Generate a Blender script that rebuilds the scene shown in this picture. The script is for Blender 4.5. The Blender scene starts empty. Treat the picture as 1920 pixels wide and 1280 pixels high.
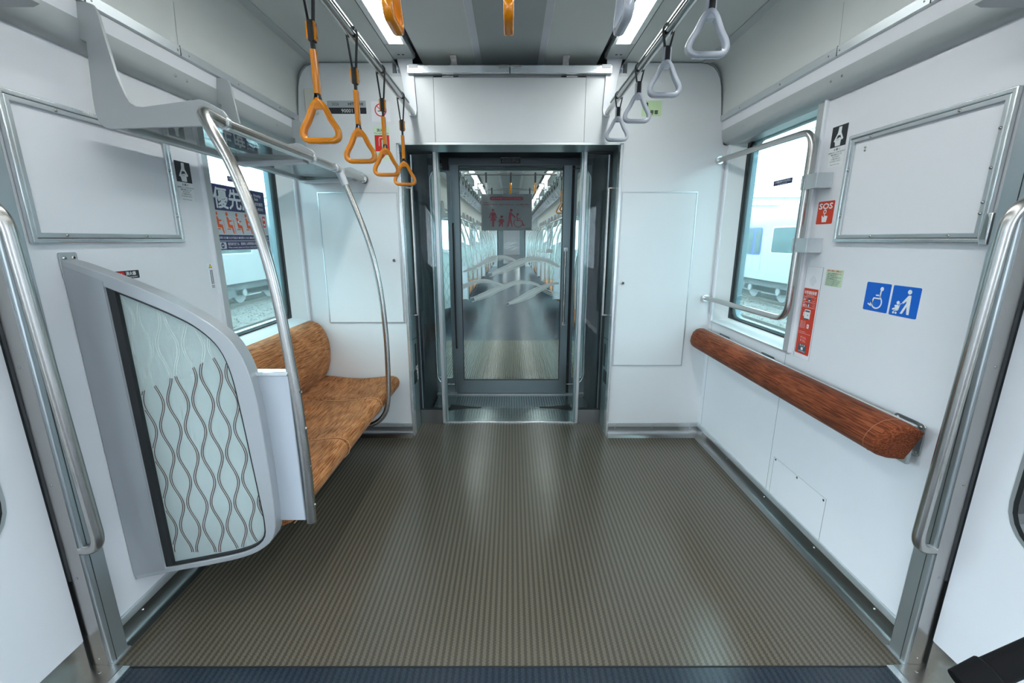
import bpy, bmesh, math, random
from mathutils import Vector, Matrix

random.seed(7)
SC = bpy.context.scene
COL = SC.collection
PI = math.pi

# ------------------------------------------------------------ camera
cam_data = bpy.data.cameras.new('camera')
cam_data.sensor_width = 36.0
cam_data.lens = 36.0 * 810.4 / 1920.0
cam_data.clip_start = 0.02
cam_data.clip_end = 400
cam = bpy.data.objects.new('camera', cam_data)
COL.objects.link(cam)
cam.location = (0.0096, 0.0, 1.36)
cam.rotation_euler = (PI / 2 - 0.2318, 0.0, -0.0011)
SC.camera = cam

# ------------------------------------------------------------ colour management
SC.view_settings.view_transform = 'Standard'
SC.view_settings.look = 'None'
SC.view_settings.gamma = 1.0
SC.view_settings.use_curve_mapping = False
SC.view_settings.exposure = 0.45

# ------------------------------------------------------------ overcast sky
world = bpy.data.worlds.new('overcast_sky')
SC.world = world
world.use_nodes = True
wn = world.node_tree
wn.nodes.clear()
wo = wn.nodes.new('ShaderNodeOutputWorld')
wb = wn.nodes.new('ShaderNodeBackground')
wr = wn.nodes.new('ShaderNodeValToRGB')
wg = wn.nodes.new('ShaderNodeNewGeometry')
wsx = wn.nodes.new('ShaderNodeSeparateXYZ')
wm = wn.nodes.new('ShaderNodeMapRange')
wn.links.new(wg.outputs['Incoming'], wsx.inputs[0])
wm.inputs['From Min'].default_value = 0.2
wm.inputs['From Max'].default_value = -1.0
wn.links.new(wsx.outputs['Z'], wm.inputs['Value'])
wn.links.new(wm.outputs['Result'], wr.inputs['Fac'])
wr.color_ramp.elements[0].position = 0.0
wr.color_ramp.elements[0].color = (0.80, 0.875, 0.99, 1)
wr.color_ramp.elements[1].position = 1.0
wr.color_ramp.elements[1].color = (0.86, 0.92, 1.0, 1)
wn.links.new(wr.outputs['Color'], wb.inputs['Color'])
wb.inputs['Strength'].default_value = 8.5
# the cloud is brighter on the left side of the train
wmx = wn.nodes.new('ShaderNodeMapRange')
wmx.inputs['From Min'].default_value = -1.0
wmx.inputs['From Max'].default_value = 1.0
wmx.inputs['To Min'].default_value = 6.5
wmx.inputs['To Max'].default_value = 13.0
wn.links.new(wsx.outputs['X'], wmx.inputs['Value'])
wn.links.new(wmx.outputs['Result'], wb.inputs['Strength'])
wn.links.new(wb.outputs['Background'], wo.inputs['Surface'])

LAMP = 16.5      # strength of the ceiling light diffusers

SC.cycles.max_bounces = 10
SC.cycles.diffuse_bounces = 5
SC.cycles.glossy_bounces = 5
SC.cycles.transmission_bounces = 8
SC.cycles.transparent_max_bounces = 24
SC.cycles.sample_clamp_indirect = 6.0
SC.cycles.use_denoising = True
SC.cycles.caustics_reflective = False
SC.cycles.caustics_refractive = False

# ------------------------------------------------------------ materials
def srgb(r, g, b):
    def f(c):
        c /= 255.0
        return c / 12.92 if c <= 0.04045 else ((c + 0.055) / 1.055) ** 2.4
    return (f(r), f(g), f(b), 1.0)

def mat(name, col, rough=0.5, metal=0.0, spec=0.5, coat=0.0, noise=0.0, nscale=40, bump=0.0, bscale=(200, 200, 200), emit=None, estr=0.0, var=None):
    m = bpy.data.materials.new(name)
    m.use_nodes = True
    nt = m.node_tree
    b = nt.nodes['Principled BSDF']
    b.inputs['Base Color'].default_value = col
    b.inputs['Roughness'].default_value = rough
    b.inputs['Metallic'].default_value = metal
    b.inputs['Specular IOR Level'].default_value = spec
    b.inputs['Coat Weight'].default_value = coat
    if emit:
        b.inputs['Emission Color'].default_value = emit
        b.inputs['Emission Strength'].default_value = estr
    if noise or bump:
        g = nt.nodes.new('ShaderNodeNewGeometry')
        mp = nt.nodes.new('ShaderNodeMapping')
        nt.links.new(g.outputs['Position'], mp.inputs['Vector'])
    if noise:
        t = nt.nodes.new('ShaderNodeTexNoise')
        t.inputs['Scale'].default_value = nscale
        t.inputs['Detail'].default_value = 3
        nt.links.new(g.outputs['Position'], t.inputs['Vector'])
        r = nt.nodes.new('ShaderNodeValToRGB')
        c2 = var or tuple(c * (1 - noise) for c in col[:3]) + (1,)
        r.color_ramp.elements[0].color = c2
        r.color_ramp.elements[1].color = col
        r.color_ramp.elements[0].position = 0.35
        r.color_ramp.elements[1].position = 0.65
        nt.links.new(t.outputs['Fac'], r.inputs['Fac'])
        nt.links.new(r.outputs['Color'], b.inputs['Base Color'])
    if bump:
        mp.inputs['Scale'].default_value = bscale
        t2 = nt.nodes.new('ShaderNodeTexNoise')
        t2.inputs['Scale'].default_value = 1.0
        t2.inputs['Detail'].default_value = 2
        nt.links.new(mp.outputs['Vector'], t2.inputs['Vector'])
        bp = nt.nodes.new('ShaderNodeBump')
        bp.inputs['Strength'].default_value = bump
        bp.inputs['Distance'].default_value = 0.001
        nt.links.new(t2.outputs['Fac'], bp.inputs['Height'])
        nt.links.new(bp.outputs['Normal'], b.inputs['Normal'])
    return m

M = {}
M['wall'] = mat('white_wall_panel', (0.80, 0.82, 0.86, 1), 0.33, noise=0.02, nscale=3, bump=0.12, bscale=(900, 900, 900))
M['endwall'] = mat('white_end_panel', (0.76, 0.79, 0.81, 1), 0.25, noise=0.02, nscale=3)
M['upper'] = mat('off_white_upper_panel', (0.66, 0.69, 0.67, 1), 0.45, bump=0.15, bscale=(900, 900, 900))
M['ceiling'] = mat('pale_grey_ceiling', (0.58, 0.62, 0.605, 1), 0.25)
M['ceil_dark'] = mat('grey_ceiling_duct_panel', (0.33, 0.37, 0.37, 1), 0.3)
M['satin'] = mat('satin_grey_paint', (0.46, 0.49, 0.50, 1), 0.38, metal=0.25, bump=0.08, bscale=(1200, 1200, 1200))
M['part_frame'] = mat('partition_silver_paint', (0.42, 0.45, 0.475, 1), 0.36, metal=0.3)
M['part_plate'] = mat('partition_grey_plate', (0.36, 0.385, 0.41, 1), 0.36, metal=0.3)
M['wing'] = mat('wing_panel_pale_blue_grey', (0.46, 0.51, 0.57, 1), 0.4, metal=0.1)
M['satin_light'] = mat('light_silver_paint', (0.60, 0.63, 0.67, 1), 0.38, metal=0.25)
M['alu'] = mat('anodised_aluminium', (0.60, 0.64, 0.66, 1), 0.34, metal=0.75)
M['alu_bright'] = mat('bright_aluminium', (0.78, 0.82, 0.84, 1), 0.25, metal=0.8)
M['steel'] = mat('brushed_stainless_steel', (0.47, 0.462, 0.445, 1), 0.27, metal=1.0)
M['steel_rail'] = mat('brushed_stainless_rail', (0.52, 0.52, 0.51, 1), 0.22, metal=1.0)
M['pillar'] = mat('grey_door_pillar', (0.50, 0.55, 0.58, 1), 0.34, metal=0.85)
M['jamb'] = mat('teal_grey_jamb_steel', (0.30, 0.38, 0.39, 1), 0.3, metal=0.8)
M['doorframe'] = mat('dark_grey_gangway_frame', (0.12, 0.145, 0.16, 1), 0.35, metal=0.6)
M['doorleaf'] = mat('slate_grey_gangway_door', (0.21, 0.26, 0.28, 1), 0.32, metal=0.7)
M['dark'] = mat('black_rubber', (0.012, 0.014, 0.016, 1), 0.5)
M['slatey'] = mat('blue_grey_outer_frame', (0.10, 0.17, 0.20, 1), 0.35, metal=0.4)
M['jet'] = mat('matt_black', (0.004, 0.004, 0.005, 1), 0.7, spec=0.15)
M['gap'] = mat('dark_gap', (0.02, 0.022, 0.024, 1), 0.6)
M['seam'] = mat('panel_seam', (0.16, 0.19, 0.20, 1), 0.6)
M['bellows'] = mat('charcoal_bellows', (0.035, 0.05, 0.06, 1), 0.45, noise=0.4, nscale=6)
M['skirt'] = mat('stainless_kick_strip', (0.30, 0.31, 0.31, 1), 0.28, metal=1.0)
M['orange'] = mat('glossy_orange_plastic', srgb(226, 136, 8), 0.16, coat=0.3)
M['greyplastic'] = mat('glossy_grey_plastic', srgb(178, 184, 194), 0.16, coat=0.3)
M['strap'] = mat('black_strap_webbing', (0.012, 0.012, 0.013, 1), 0.55, bump=0.3, bscale=(2000, 2000, 2000))
M['white_part'] = mat('white_enamel', (0.82, 0.84, 0.88, 1), 0.3)
M['cream'] = mat('cream_plastic', (0.62, 0.63, 0.56, 1), 0.45)
M['reveal'] = mat('white_window_reveal', (0.78, 0.84, 0.85, 1), 0.3)
M['plate'] = mat('chequered_steel_plate', (0.30, 0.36, 0.37, 1), 0.2, metal=0.85)
M['chrome'] = mat('chrome', (0.7, 0.7, 0.7, 1), 0.08, metal=1.0)
M['lamp'] = mat('light_diffuser', (0.9, 0.9, 0.9, 1), 0.5, emit=(0.96, 1.0, 0.98, 1), estr=LAMP)
M['rail_steel'] = mat('rusty_rail_steel', (0.12, 0.10, 0.085, 1), 0.5, metal=0.3, noise=0.3, nscale=9)
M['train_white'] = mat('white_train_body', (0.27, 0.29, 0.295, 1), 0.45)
M['train_blue'] = mat('blue_door_trim', srgb(24, 60, 140), 0.3)
M['train_glass'] = mat('dark_train_glass', (0.03, 0.08, 0.085, 1), 0.25, noise=0.4, nscale=3)
M['under'] = mat('train_underframe', (0.10, 0.11, 0.12, 1), 0.6, noise=0.4, nscale=4)
M['wheel'] = mat('train_wheel_steel', (0.30, 0.31, 0.32, 1), 0.45, metal=0.5)
M['gantry'] = mat('weathered_gantry_steel', (0.20, 0.30, 0.30, 1), 0.6, metal=0.2)
for nm, rgb in dict(navy=(38, 40, 92), white=(236, 240, 242), red=(214, 30, 24), redor=(208, 58, 28), black=(26, 30, 38), blue=(0, 100, 205),
                    ink=(40, 44, 52), sorange=(232, 92, 24), pale=(196, 222, 176), palegreen=(205, 228, 200), sgrey=(196, 203, 207), yellow=(236, 214, 40),
                    plategrey=(165, 174, 178), slate=(66, 80, 96), pink=(226, 110, 130), darkred=(128, 14, 40), wine=(112, 40, 52), noticegrey=(118, 132, 138),
                    etchline=(204, 218, 213)).items():
    M[nm] = mat('print_' + nm, srgb(*rgb), 0.45)

def node_mat(name):
    m = bpy.data.materials.new(name)
    m.use_nodes = True
    return m, m.node_tree, m.node_tree.nodes['Principled BSDF']

def floor_mat(name, light, dark, rough):
    m, nt, b = node_mat(name)
    L = nt.links
    g = nt.nodes.new('ShaderNodeNewGeometry')
    sx = nt.nodes.new('ShaderNodeSeparateXYZ')
    L.new(g.outputs['Position'], sx.inputs[0])
    def math_(op, a, bb=None):
        n = nt.nodes.new('ShaderNodeMath'); n.operation = op
        for i, v in enumerate((a, bb)):
            if v is None: continue
            if isinstance(v, (int, float)): n.inputs[i].default_value = v
            else: L.new(v, n.inputs[i])
        return n.outputs[0]
    nz = nt.nodes.new('ShaderNodeTexNoise'); nz.inputs['Scale'].default_value = 260; nz.inputs['Detail'].default_value = 2
    L.new(g.outputs['Position'], nz.inputs['Vector'])
    wob = math_('MULTIPLY', math_('SINE', math_('MULTIPLY', sx.outputs['Y'], 2 * PI / 0.011)), 0.0011)
    ph = math_('ADD', math_('ADD', sx.outputs['X'], wob), math_('MULTIPLY', nz.outputs['Fac'], 0.004))
    s = math_('SINE', math_('MULTIPLY', ph, 2 * PI / 0.0213))
    r = nt.nodes.new('ShaderNodeValToRGB')
    L.new(math_('MULTIPLY_ADD', s, 0.5), r.inputs['Fac'])
    r.inputs['Fac'].links[0].from_node.inputs[2].default_value = 0.5
    r.color_ramp.elements[0].position = 0.3; r.color_ramp.elements[1].position = 0.62
    r.color_ramp.elements[0].color = dark; r.color_ramp.elements[1].color = light
    gr = nt.nodes.new('ShaderNodeTexNoise'); gr.inputs['Scale'].default_value = 420; gr.inputs['Detail'].default_value = 1
    L.new(g.outputs['Position'], gr.inputs['Vector'])
    gm = nt.nodes.new('ShaderNodeMapRange')
    gm.inputs['From Min'].default_value = 0.3; gm.inputs['From Max'].default_value = 0.7
    gm.inputs['To Min'].default_value = 0.65; gm.inputs['To Max'].default_value = 1.35
    L.new(gr.outputs['Fac'], gm.inputs['Value'])
    mx = nt.nodes.new('ShaderNodeMix'); mx.data_type = 'RGBA'; mx.blend_type = 'MULTIPLY'
    mx.inputs['Factor'].default_value = 1.0
    L.new(r.outputs['Color'], mx.inputs['A'])
    cb = nt.nodes.new('ShaderNodeCombineColor')
    for i in range(3): L.new(gm.outputs['Result'], cb.inputs[i])
    L.new(cb.outputs[0], mx.inputs['B'])
    L.new(mx.outputs['Result'], b.inputs['Base Color'])
    b.inputs['Roughness'].default_value = rough
    b.inputs['Specular IOR Level'].default_value = 0.5
    big = nt.nodes.new('ShaderNodeTexNoise'); big.inputs['Scale'].default_value = 130; big.inputs['Detail'].default_value = 2
    L.new(g.outputs['Position'], big.inputs['Vector'])
    bp = nt.nodes.new('ShaderNodeBump'); bp.inputs['Strength'].default_value = 0.10; bp.inputs['Distance'].default_value = 0.001
    L.new(big.outputs['Fac'], bp.inputs['Height'])
    L.new(bp.outputs['Normal'], b.inputs['Normal'])
    return m

M['floor'] = floor_mat('brown_striped_vinyl', (0.142, 0.123, 0.094, 1), (0.078, 0.067, 0.051, 1), 0.22)
M['floor_blue'] = floor_mat('navy_striped_vinyl', (0.027, 0.040, 0.056, 1), (0.017, 0.025, 0.036, 1), 0.24)

def fabric_mat(name, c_light, c_dark, c_mid):
    m, nt, b = node_mat(name)
    L = nt.links
    g = nt.nodes.new('ShaderNodeNewGeometry')
    mp = nt.nodes.new('ShaderNodeMapping'); mp.inputs['Scale'].default_value = (230, 11, 230)
    L.new(g.outputs['Position'], mp.inputs['Vector'])
    t = nt.nodes.new('ShaderNodeTexNoise'); t.inputs['Scale'].default_value = 1.0; t.inputs['Detail'].default_value = 4
    t.inputs['Distortion'].default_value = 0.6
    L.new(mp.outputs['Vector'], t.inputs['Vector'])
    r = nt.nodes.new('ShaderNodeValToRGB')
    e = r.color_ramp.elements
    e[0].position = 0.36; e[0].color = c_dark
    e[1].position = 0.62; e[1].color = c_light
    k = r.color_ramp.elements.new(0.47); k.color = c_mid
    L.new(t.outputs['Fac'], r.inputs['Fac'])
    t2 = nt.nodes.new('ShaderNodeTexNoise'); t2.inputs['Scale'].default_value = 7; t2.inputs['Detail'].default_value = 3
    L.new(g.outputs['Position'], t2.inputs['Vector'])
    gm = nt.nodes.new('ShaderNodeMapRange'); gm.inputs['From Min'].default_value = 0.35; gm.inputs['From Max'].default_value = 0.65
    gm.inputs['To Min'].default_value = 0.78; gm.inputs['To Max'].default_value = 1.15
    L.new(t2.outputs['Fac'], gm.inputs['Value'])
    cb = nt.nodes.new('ShaderNodeCombineColor')
    for i in range(3): L.new(gm.outputs['Result'], cb.inputs[i])
    mx = nt.nodes.new('ShaderNodeMix'); mx.data_type = 'RGBA'; mx.blend_type = 'MULTIPLY'; mx.inputs['Factor'].default_value = 1.0
    L.new(r.outputs['Color'], mx.inputs['A']); L.new(cb.outputs[0], mx.inputs['B'])
    L.new(mx.outputs['Result'], b.inputs['Base Color'])
    b.inputs['Roughness'].default_value = 0.85
    b.inputs['Sheen Weight'].default_value = 0.08
    b.inputs['Sheen Roughness'].default_value = 0.4
    b.inputs['Specular IOR Level'].default_value = 0.2
    bp = nt.nodes.new('ShaderNodeBump'); bp.inputs['Strength'].default_value = 0.5; bp.inputs['Distance'].default_value = 0.0015
    L.new(t.outputs['Fac'], bp.inputs['Height']); L.new(bp.outputs['Normal'], b.inputs['Normal'])
    return m

M['moquette'] = fabric_mat('tan_moquette', srgb(186, 130, 86), srgb(122, 70, 36), srgb(158, 99, 56))
M['moquette_dark'] = fabric_mat('chestnut_moquette', srgb(138, 76, 46), srgb(84, 40, 22), srgb(114, 56, 32))
M['welt'] = mat('seat_piping', srgb(200, 150, 108), 0.7)
M['welt_dark'] = mat('bar_piping', srgb(160, 104, 76), 0.7)

def glass_mat(name, tint, refl=1.0, rough=0.0):
    m = bpy.data.materials.new(name); m.use_nodes = True
    nt = m.node_tree; nt.nodes.clear()
    o = nt.nodes.new('ShaderNodeOutputMaterial')
    mix = nt.nodes.new('ShaderNodeMixShader')
    tr = nt.nodes.new('ShaderNodeBsdfTransparent'); tr.inputs['Color'].default_value = tint
    gl = nt.nodes.new('ShaderNodeBsdfGlossy'); gl.inputs['Roughness'].default_value = rough
    fr = nt.nodes.new('ShaderNodeFresnel'); fr.inputs['IOR'].default_value = 1.5
    mu = nt.nodes.new('ShaderNodeMath'); mu.operation = 'MULTIPLY'; mu.inputs[1].default_value = refl
    nt.links.new(fr.outputs[0], mu.inputs[0]); nt.links.new(mu.outputs[0], mix.inputs[0])
    nt.links.new(tr.outputs[0], mix.inputs[1]); nt.links.new(gl.outputs[0], mix.inputs[2])
    nt.links.new(mix.outputs[0], o.inputs[0])
    return m

# panes are closed boxes, so light crosses two faces: each tint is the square root of the glass colour
M['glass'] = glass_mat('cyan_tinted_window_glass', (0.80, 0.965, 0.96, 1), 0.6)
M['clear'] = glass_mat('clear_door_glass', (0.93, 0.97, 0.965, 1), 0.6)
M['screen'] = glass_mat('smoked_screen_glass', (0.80, 0.87, 0.88, 1), 0.8)
M['shelf_glass'] = glass_mat('luggage_shelf_glass', (0.90, 0.95, 0.95, 1), 0.9)

def frost_mat(name, col, trans):
    m = bpy.data.materials.new(name); m.use_nodes = True
    nt = m.node_tree; nt.nodes.clear()
    o = nt.nodes.new('ShaderNodeOutputMaterial')
    d = nt.nodes.new('ShaderNodeBsdfDiffuse'); d.inputs['Color'].default_value = col
    t = nt.nodes.new('ShaderNodeBsdfTranslucent'); t.inputs['Color'].default_value = col
    g = nt.nodes.new('ShaderNodeBsdfGlossy'); g.inputs['Roughness'].default_value = 0.12
    tp = nt.nodes.new('ShaderNodeBsdfTransparent'); tp.inputs['Color'].default_value = col
    m1 = nt.nodes.new('ShaderNodeMixShader'); m1.inputs[0].default_value = 0.5
    m2 = nt.nodes.new('ShaderNodeMixShader'); m2.inputs[0].default_value = trans
    m3 = nt.nodes.new('ShaderNodeMixShader')
    f = nt.nodes.new('ShaderNodeFresnel'); f.inputs['IOR'].default_value = 1.35
    nt.links.new(d.outputs[0], m1.inputs[1]); nt.links.new(t.outputs[0], m1.inputs[2])
    nt.links.new(m1.outputs[0], m2.inputs[1]); nt.links.new(tp.outputs[0], m2.inputs[2])
    nt.links.new(f.outputs[0], m3.inputs[0])
    nt.links.new(m2.outputs[0], m3.inputs[1]); nt.links.new(g.outputs[0], m3.inputs[2])
    nt.links.new(m3.outputs[0], o.inputs[0])
    return m
M['frost'] = frost_mat('pale_frosted_glass', (0.80, 0.94, 0.94, 1), 0.08)
M['etch'] = frost_mat('clear_etched_line', (0.86, 0.93, 0.91, 1), 0.30)
M['brownline'] = mat('brown_printed_line', srgb(84, 58, 48), 0.4)
M['wave'] = frost_mat('frosted_wave_print', (0.82, 0.88, 0.86, 1), 0.02)
M['notice'] = frost_mat('grey_translucent_notice', (0.42, 0.50, 0.52, 1), 0.14)

def ballast_mat():
    m, nt, b = node_mat('granite_ballast')
    L = nt.links
    g = nt.nodes.new('ShaderNodeNewGeometry')
    v = nt.nodes.new('ShaderNodeTexVoronoi'); v.inputs['Scale'].default_value = 14
    L.new(g.outputs['Position'], v.inputs['Vector'])
    r = nt.nodes.new('ShaderNodeValToRGB')
    r.color_ramp.elements[0].color = (0.04, 0.04, 0.038, 1); r.color_ramp.elements[1].color = (0.24, 0.24, 0.225, 1)
    L.new(v.outputs['Color'], r.inputs['Fac']); L.new(r.outputs['Color'], b.inputs['Base Color'])
    b.inputs['Roughness'].default_value = 0.9
    bp = nt.nodes.new('ShaderNodeBump'); bp.inputs['Strength'].default_value = 1.0; bp.inputs['Distance'].default_value = 0.05
    L.new(v.outputs['Distance'], bp.inputs['Height']); bp.invert = True
    L.new(bp.outputs['Normal'], b.inputs['Normal'])
    return m
M['ballast'] = ballast_mat()

# ------------------------------------------------------------ mesh helpers
WORLD = {}        # world position of every object's origin

class MB:
    def __init__(s):
        s.v = []; s.f = []; s.m = []; s.mats = []
        s.cur = 0
    def use(s, mname):
        if mname not in s.mats: s.mats.append(mname)
        s.cur = s.mats.index(mname)
        return s
    def add(s, vs, fs):
        n = len(s.v)
        s.v += [tuple(p) for p in vs]
        for f in fs:
            s.f.append(tuple(i + n for i in f)); s.m.append(s.cur)
        return s
    def box(s, x0, x1, y0, y1, z0, z1):
        x0, x1 = sorted((x0, x1)); y0, y1 = sorted((y0, y1)); z0, z1 = sorted((z0, z1))
        return s.add([(x0, y0, z0), (x1, y0, z0), (x1, y1, z0), (x0, y1, z0), (x0, y0, z1), (x1, y0, z1), (x1, y1, z1), (x0, y1, z1)],
                     [(0, 3, 2, 1), (4, 5, 6, 7), (0, 1, 5, 4), (1, 2, 6, 5), (2, 3, 7, 6), (3, 0, 4, 7)])
    def _map(s, axis, p, d):
        if axis == 'x': return (d, p[0], p[1])
        if axis == 'y': return (p[0], d, p[1])
        return (p[0], p[1], d)
    def prism(s, pts, axis, a, b):
        n = len(pts)
        vs = [s._map(axis, p, a) for p in pts] + [s._map(axis, p, b) for p in pts]
        fs = [tuple(range(n - 1, -1, -1)), tuple(range(n, 2 * n))]
        fs += [(i, (i + 1) % n, (i + 1) % n + n, i + n) for i in range(n)]
        return s.add(vs, fs)
    def ring(s, out, inn, axis, a, b):
        n = len(out)
        vs = [s._map(axis, p, a) for p in out] + [s._map(axis, p, a) for p in inn] + [s._map(axis, p, b) for p in out] + [s._map(axis, p, b) for p in inn]
        fs = []
        for i in range(n):
            j = (i + 1) % n
            fs += [(i, j, n + j, n + i), (2 * n + i, 3 * n + i, 3 * n + j, 2 * n + j), (i, 2 * n + i, 2 * n + j, j), (n + i, n + j, 3 * n + j, 3 * n + i)]
        return s.add(vs, fs)
    def tube(s, pts, r, seg=14, closed=False, flat=None):
        P = [Vector(p) for p in pts]
        n = len(P)
        T = []
        for i in range(n):
            if closed: t = P[(i + 1) % n] - P[i - 1]
            else: t = (P[min(i + 1, n - 1)] - P[max(i - 1, 0)])
            T.append(t.normalized())
        u = Vector((0, 0, 1))
        if abs(T[0].dot(u)) > 0.9: u = Vector((1, 0, 0))
        if flat is not None: u = Vector(flat[0])
        u = (u - T[0] * u.dot(T[0])).normalized()
        vs = []
        for i in range(n):
            u = (u - T[i] * u.dot(T[i])).normalized()
            w = T[i].cross(u)
            ri = r[i] if isinstance(r, (list, tuple)) else r
            ra, rb = (ri, ri) if flat is None else (flat[1], flat[2])
            for k in range(seg):
                a = 2 * PI * k / seg
                ca, sa = math.cos(a), math.sin(a)
                if flat is not None:      # rounded-rectangle section
                    e = 0.55
                    ca = math.copysign(abs(ca) ** e, ca); sa = math.copysign(abs(sa) ** e, sa)
                vs.append(P[i] + u * ca * ra + w * sa * rb)
        fs = []
        m = n if closed else n - 1
        for i in range(m):
            j = (i + 1) % n
            for k in range(seg):
                l = (k + 1) % seg
                fs.append((i * seg + k, i * seg + l, j * seg + l, j * seg + k))
        if not closed:
            fs.append(tuple(range(seg - 1, -1, -1)))
            fs.append(tuple((n - 1) * seg + k for k in range(seg)))
        return s.add(vs, fs)
    def cyl(s, a, b, r, seg=18):
        return s.tube([a, b], r, seg)
    def grid(s, rows):
        n = len(rows); m = len(rows[0])
        vs = [p for r in rows for p in r]
        return s.add(vs, [(i * m + j, i * m + j + 1, (i + 1) * m + j + 1, (i + 1) * m + j) for i in range(n - 1) for j in range(m - 1)])
    def screw(s, p, axis, r=0.006, h=0.003):
        d = {'x': (1, 0, 0), '-x': (-1, 0, 0), 'y': (0, 1, 0), '-y': (0, -1, 0), 'z': (0, 0, 1), '-z': (0, 0, -1)}[axis]
        d = Vector(d); p = Vector(p)
        return s.tube([p - d * 0.001, p + d * h * 0.5, p + d * h], [r, r * 0.9, r * 0.5], 10)
    def build(s, name, mname=None, parent=None, origin=None, smooth=35, bevel=0, bseg=2, subsurf=0):
        me = bpy.data.meshes.new(name)
        if parent is not None: org = WORLD[parent.name]
        elif origin is not None: org = Vector(origin)
        else:
            xs = [p[0] for p in s.v]; ys = [p[1] for p in s.v]; zs = [p[2] for p in s.v]
            org = Vector(((min(xs) + max(xs)) / 2, (min(ys) + max(ys)) / 2, min(zs)))
        me.from_pydata([Vector(p) - org for p in s.v], [], s.f)
        names = s.mats if s.mats and mname is None else [mname]
        for k in names: me.materials.append(M[k])
        if mname is None and len(names) > 1:
            me.polygons.foreach_set('material_index', s.m)
        bm = bmesh.new(); bm.from_mesh(me)
        bmesh.ops.recalc_face_normals(bm, faces=bm.faces)
        bm.to_mesh(me); bm.free()
        if smooth:
            me.polygons.foreach_set('use_smooth', [True] * len(me.polygons))
            me.set_sharp_from_angle(angle=math.radians(smooth))
        me.update()
        o = bpy.data.objects.new(name, me)
        COL.objects.link(o)
        if parent is not None:
            o.parent = parent
        else:
            o.location = org
        WORLD[o.name] = org
        if bevel:
            b = o.modifiers.new('bevel', 'BEVEL'); b.width = bevel; b.segments = bseg; b.limit_method = 'ANGLE'; b.angle_limit = math.radians(40)
            b.harden_normals = False
        if subsurf:
            q = o.modifiers.new('sub', 'SUBSURF'); q.levels = subsurf; q.render_levels = subsurf
        return o

def tag(o, label, cat, group=None, kind=None):
    if label: o['label'] = label
    if cat: o['category'] = cat
    if group: o['group'] = group
    if kind: o['kind'] = kind
    return o

def thing(name, loc, label, cat, group=None, kind=None):
    o = bpy.data.objects.new(name, None)
    o.empty_display_size = 0.05
    COL.objects.link(o)
    o.location = loc
    WORLD[o.name] = Vector(loc)
    return tag(o, label, cat, group, kind)

def copy_tree(o, loc=None, parent=None, label=None, group=None):
    c = o.copy()
    COL.objects.link(c)
    if parent is not None: c.parent = parent
    if loc is not None: c.location = loc
    if label: c['label'] = label
    if group: c['group'] = group
    for ch in list(o.children):
        copy_tree(ch, parent=c)
    return c

def rrect(x0, y0, x1, y1, r, n=5):
    pts = []
    for cx, cy, a0 in ((x1 - r, y1 - r, 0), (x0 + r, y1 - r, 90), (x0 + r, y0 + r, 180), (x1 - r, y0 + r, 270)):
        for k in range(n + 1):
            a = math.radians(a0 + 90 * k / n)
            pts.append((cx + r * math.cos(a), cy + r * math.sin(a)))
    return pts

def fillet(pts, rad, n=8):
    P = [Vector(p) for p in pts]
    out = [P[0]]
    for i in range(1, len(P) - 1):
        a, b, c = P[i - 1], P[i], P[i + 1]
        r = rad[i - 1] if isinstance(rad, (list, tuple)) else rad
        u = (a - b).normalized(); v = (c - b).normalized()
        p0 = b + u * r; p1 = b + v * r
        for k in range(n + 1):
            t = k / n
            out.append(p0 * (1 - t) ** 2 + b * 2 * t * (1 - t) + p1 * t * t)
    out.append(P[-1])
    return out

def smooth_path(pts, n=60):
    """Catmull-Rom through 2D/3D points, resampled to n points by length."""
    P = [Vector(p) for p in pts]
    D = []
    for i in range(len(P) - 1):
        p0 = P[max(i - 1, 0)]; p1 = P[i]; p2 = P[i + 1]; p3 = P[min(i + 2, len(P) - 1)]
        for k in range(12):
            t = k / 12
            D.append(0.5 * ((2 * p1) + (p2 - p0) * t + (2 * p0 - 5 * p1 + 4 * p2 - p3) * t * t + (-p0 + 3 * p1 - 3 * p2 + p3) * t ** 3))
    D.append(P[-1])
    L = [0]
    for i in range(1, len(D)): L.append(L[-1] + (D[i] - D[i - 1]).length)
    out = []; j = 0
    for k in range(n):
        t = L[-1] * k / (n - 1)
        while j < len(L) - 2 and L[j + 1] < t: j += 1
        s = (t - L[j]) / max(L[j + 1] - L[j], 1e-9)
        out.append(D[j].lerp(D[j + 1], min(max(s, 0), 1)))
    return out

_textcache = {}
def text_mesh(body, bold):
    k = (body, bold)
    if k not in _textcache:
        c = bpy.data.curves.new('lettering', 'FONT')
        c.body = body; c.size = 1.0; c.resolution_u = 2; c.offset = bold
        o = bpy.data.objects.new('lettering', c)
        COL.objects.link(o)
        dg = bpy.context.evaluated_depsgraph_get()
        me = bpy.data.meshes.new_from_object(o.evaluated_get(dg))
        vs = [v.co.copy() for v in me.vertices]; fs = [tuple(p.vertices) for p in me.polygons]
        bpy.data.objects.remove(o); bpy.data.curves.remove(c); bpy.data.meshes.remove(me)
        _textcache[k] = (vs, fs)
    return _textcache[k]

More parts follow.
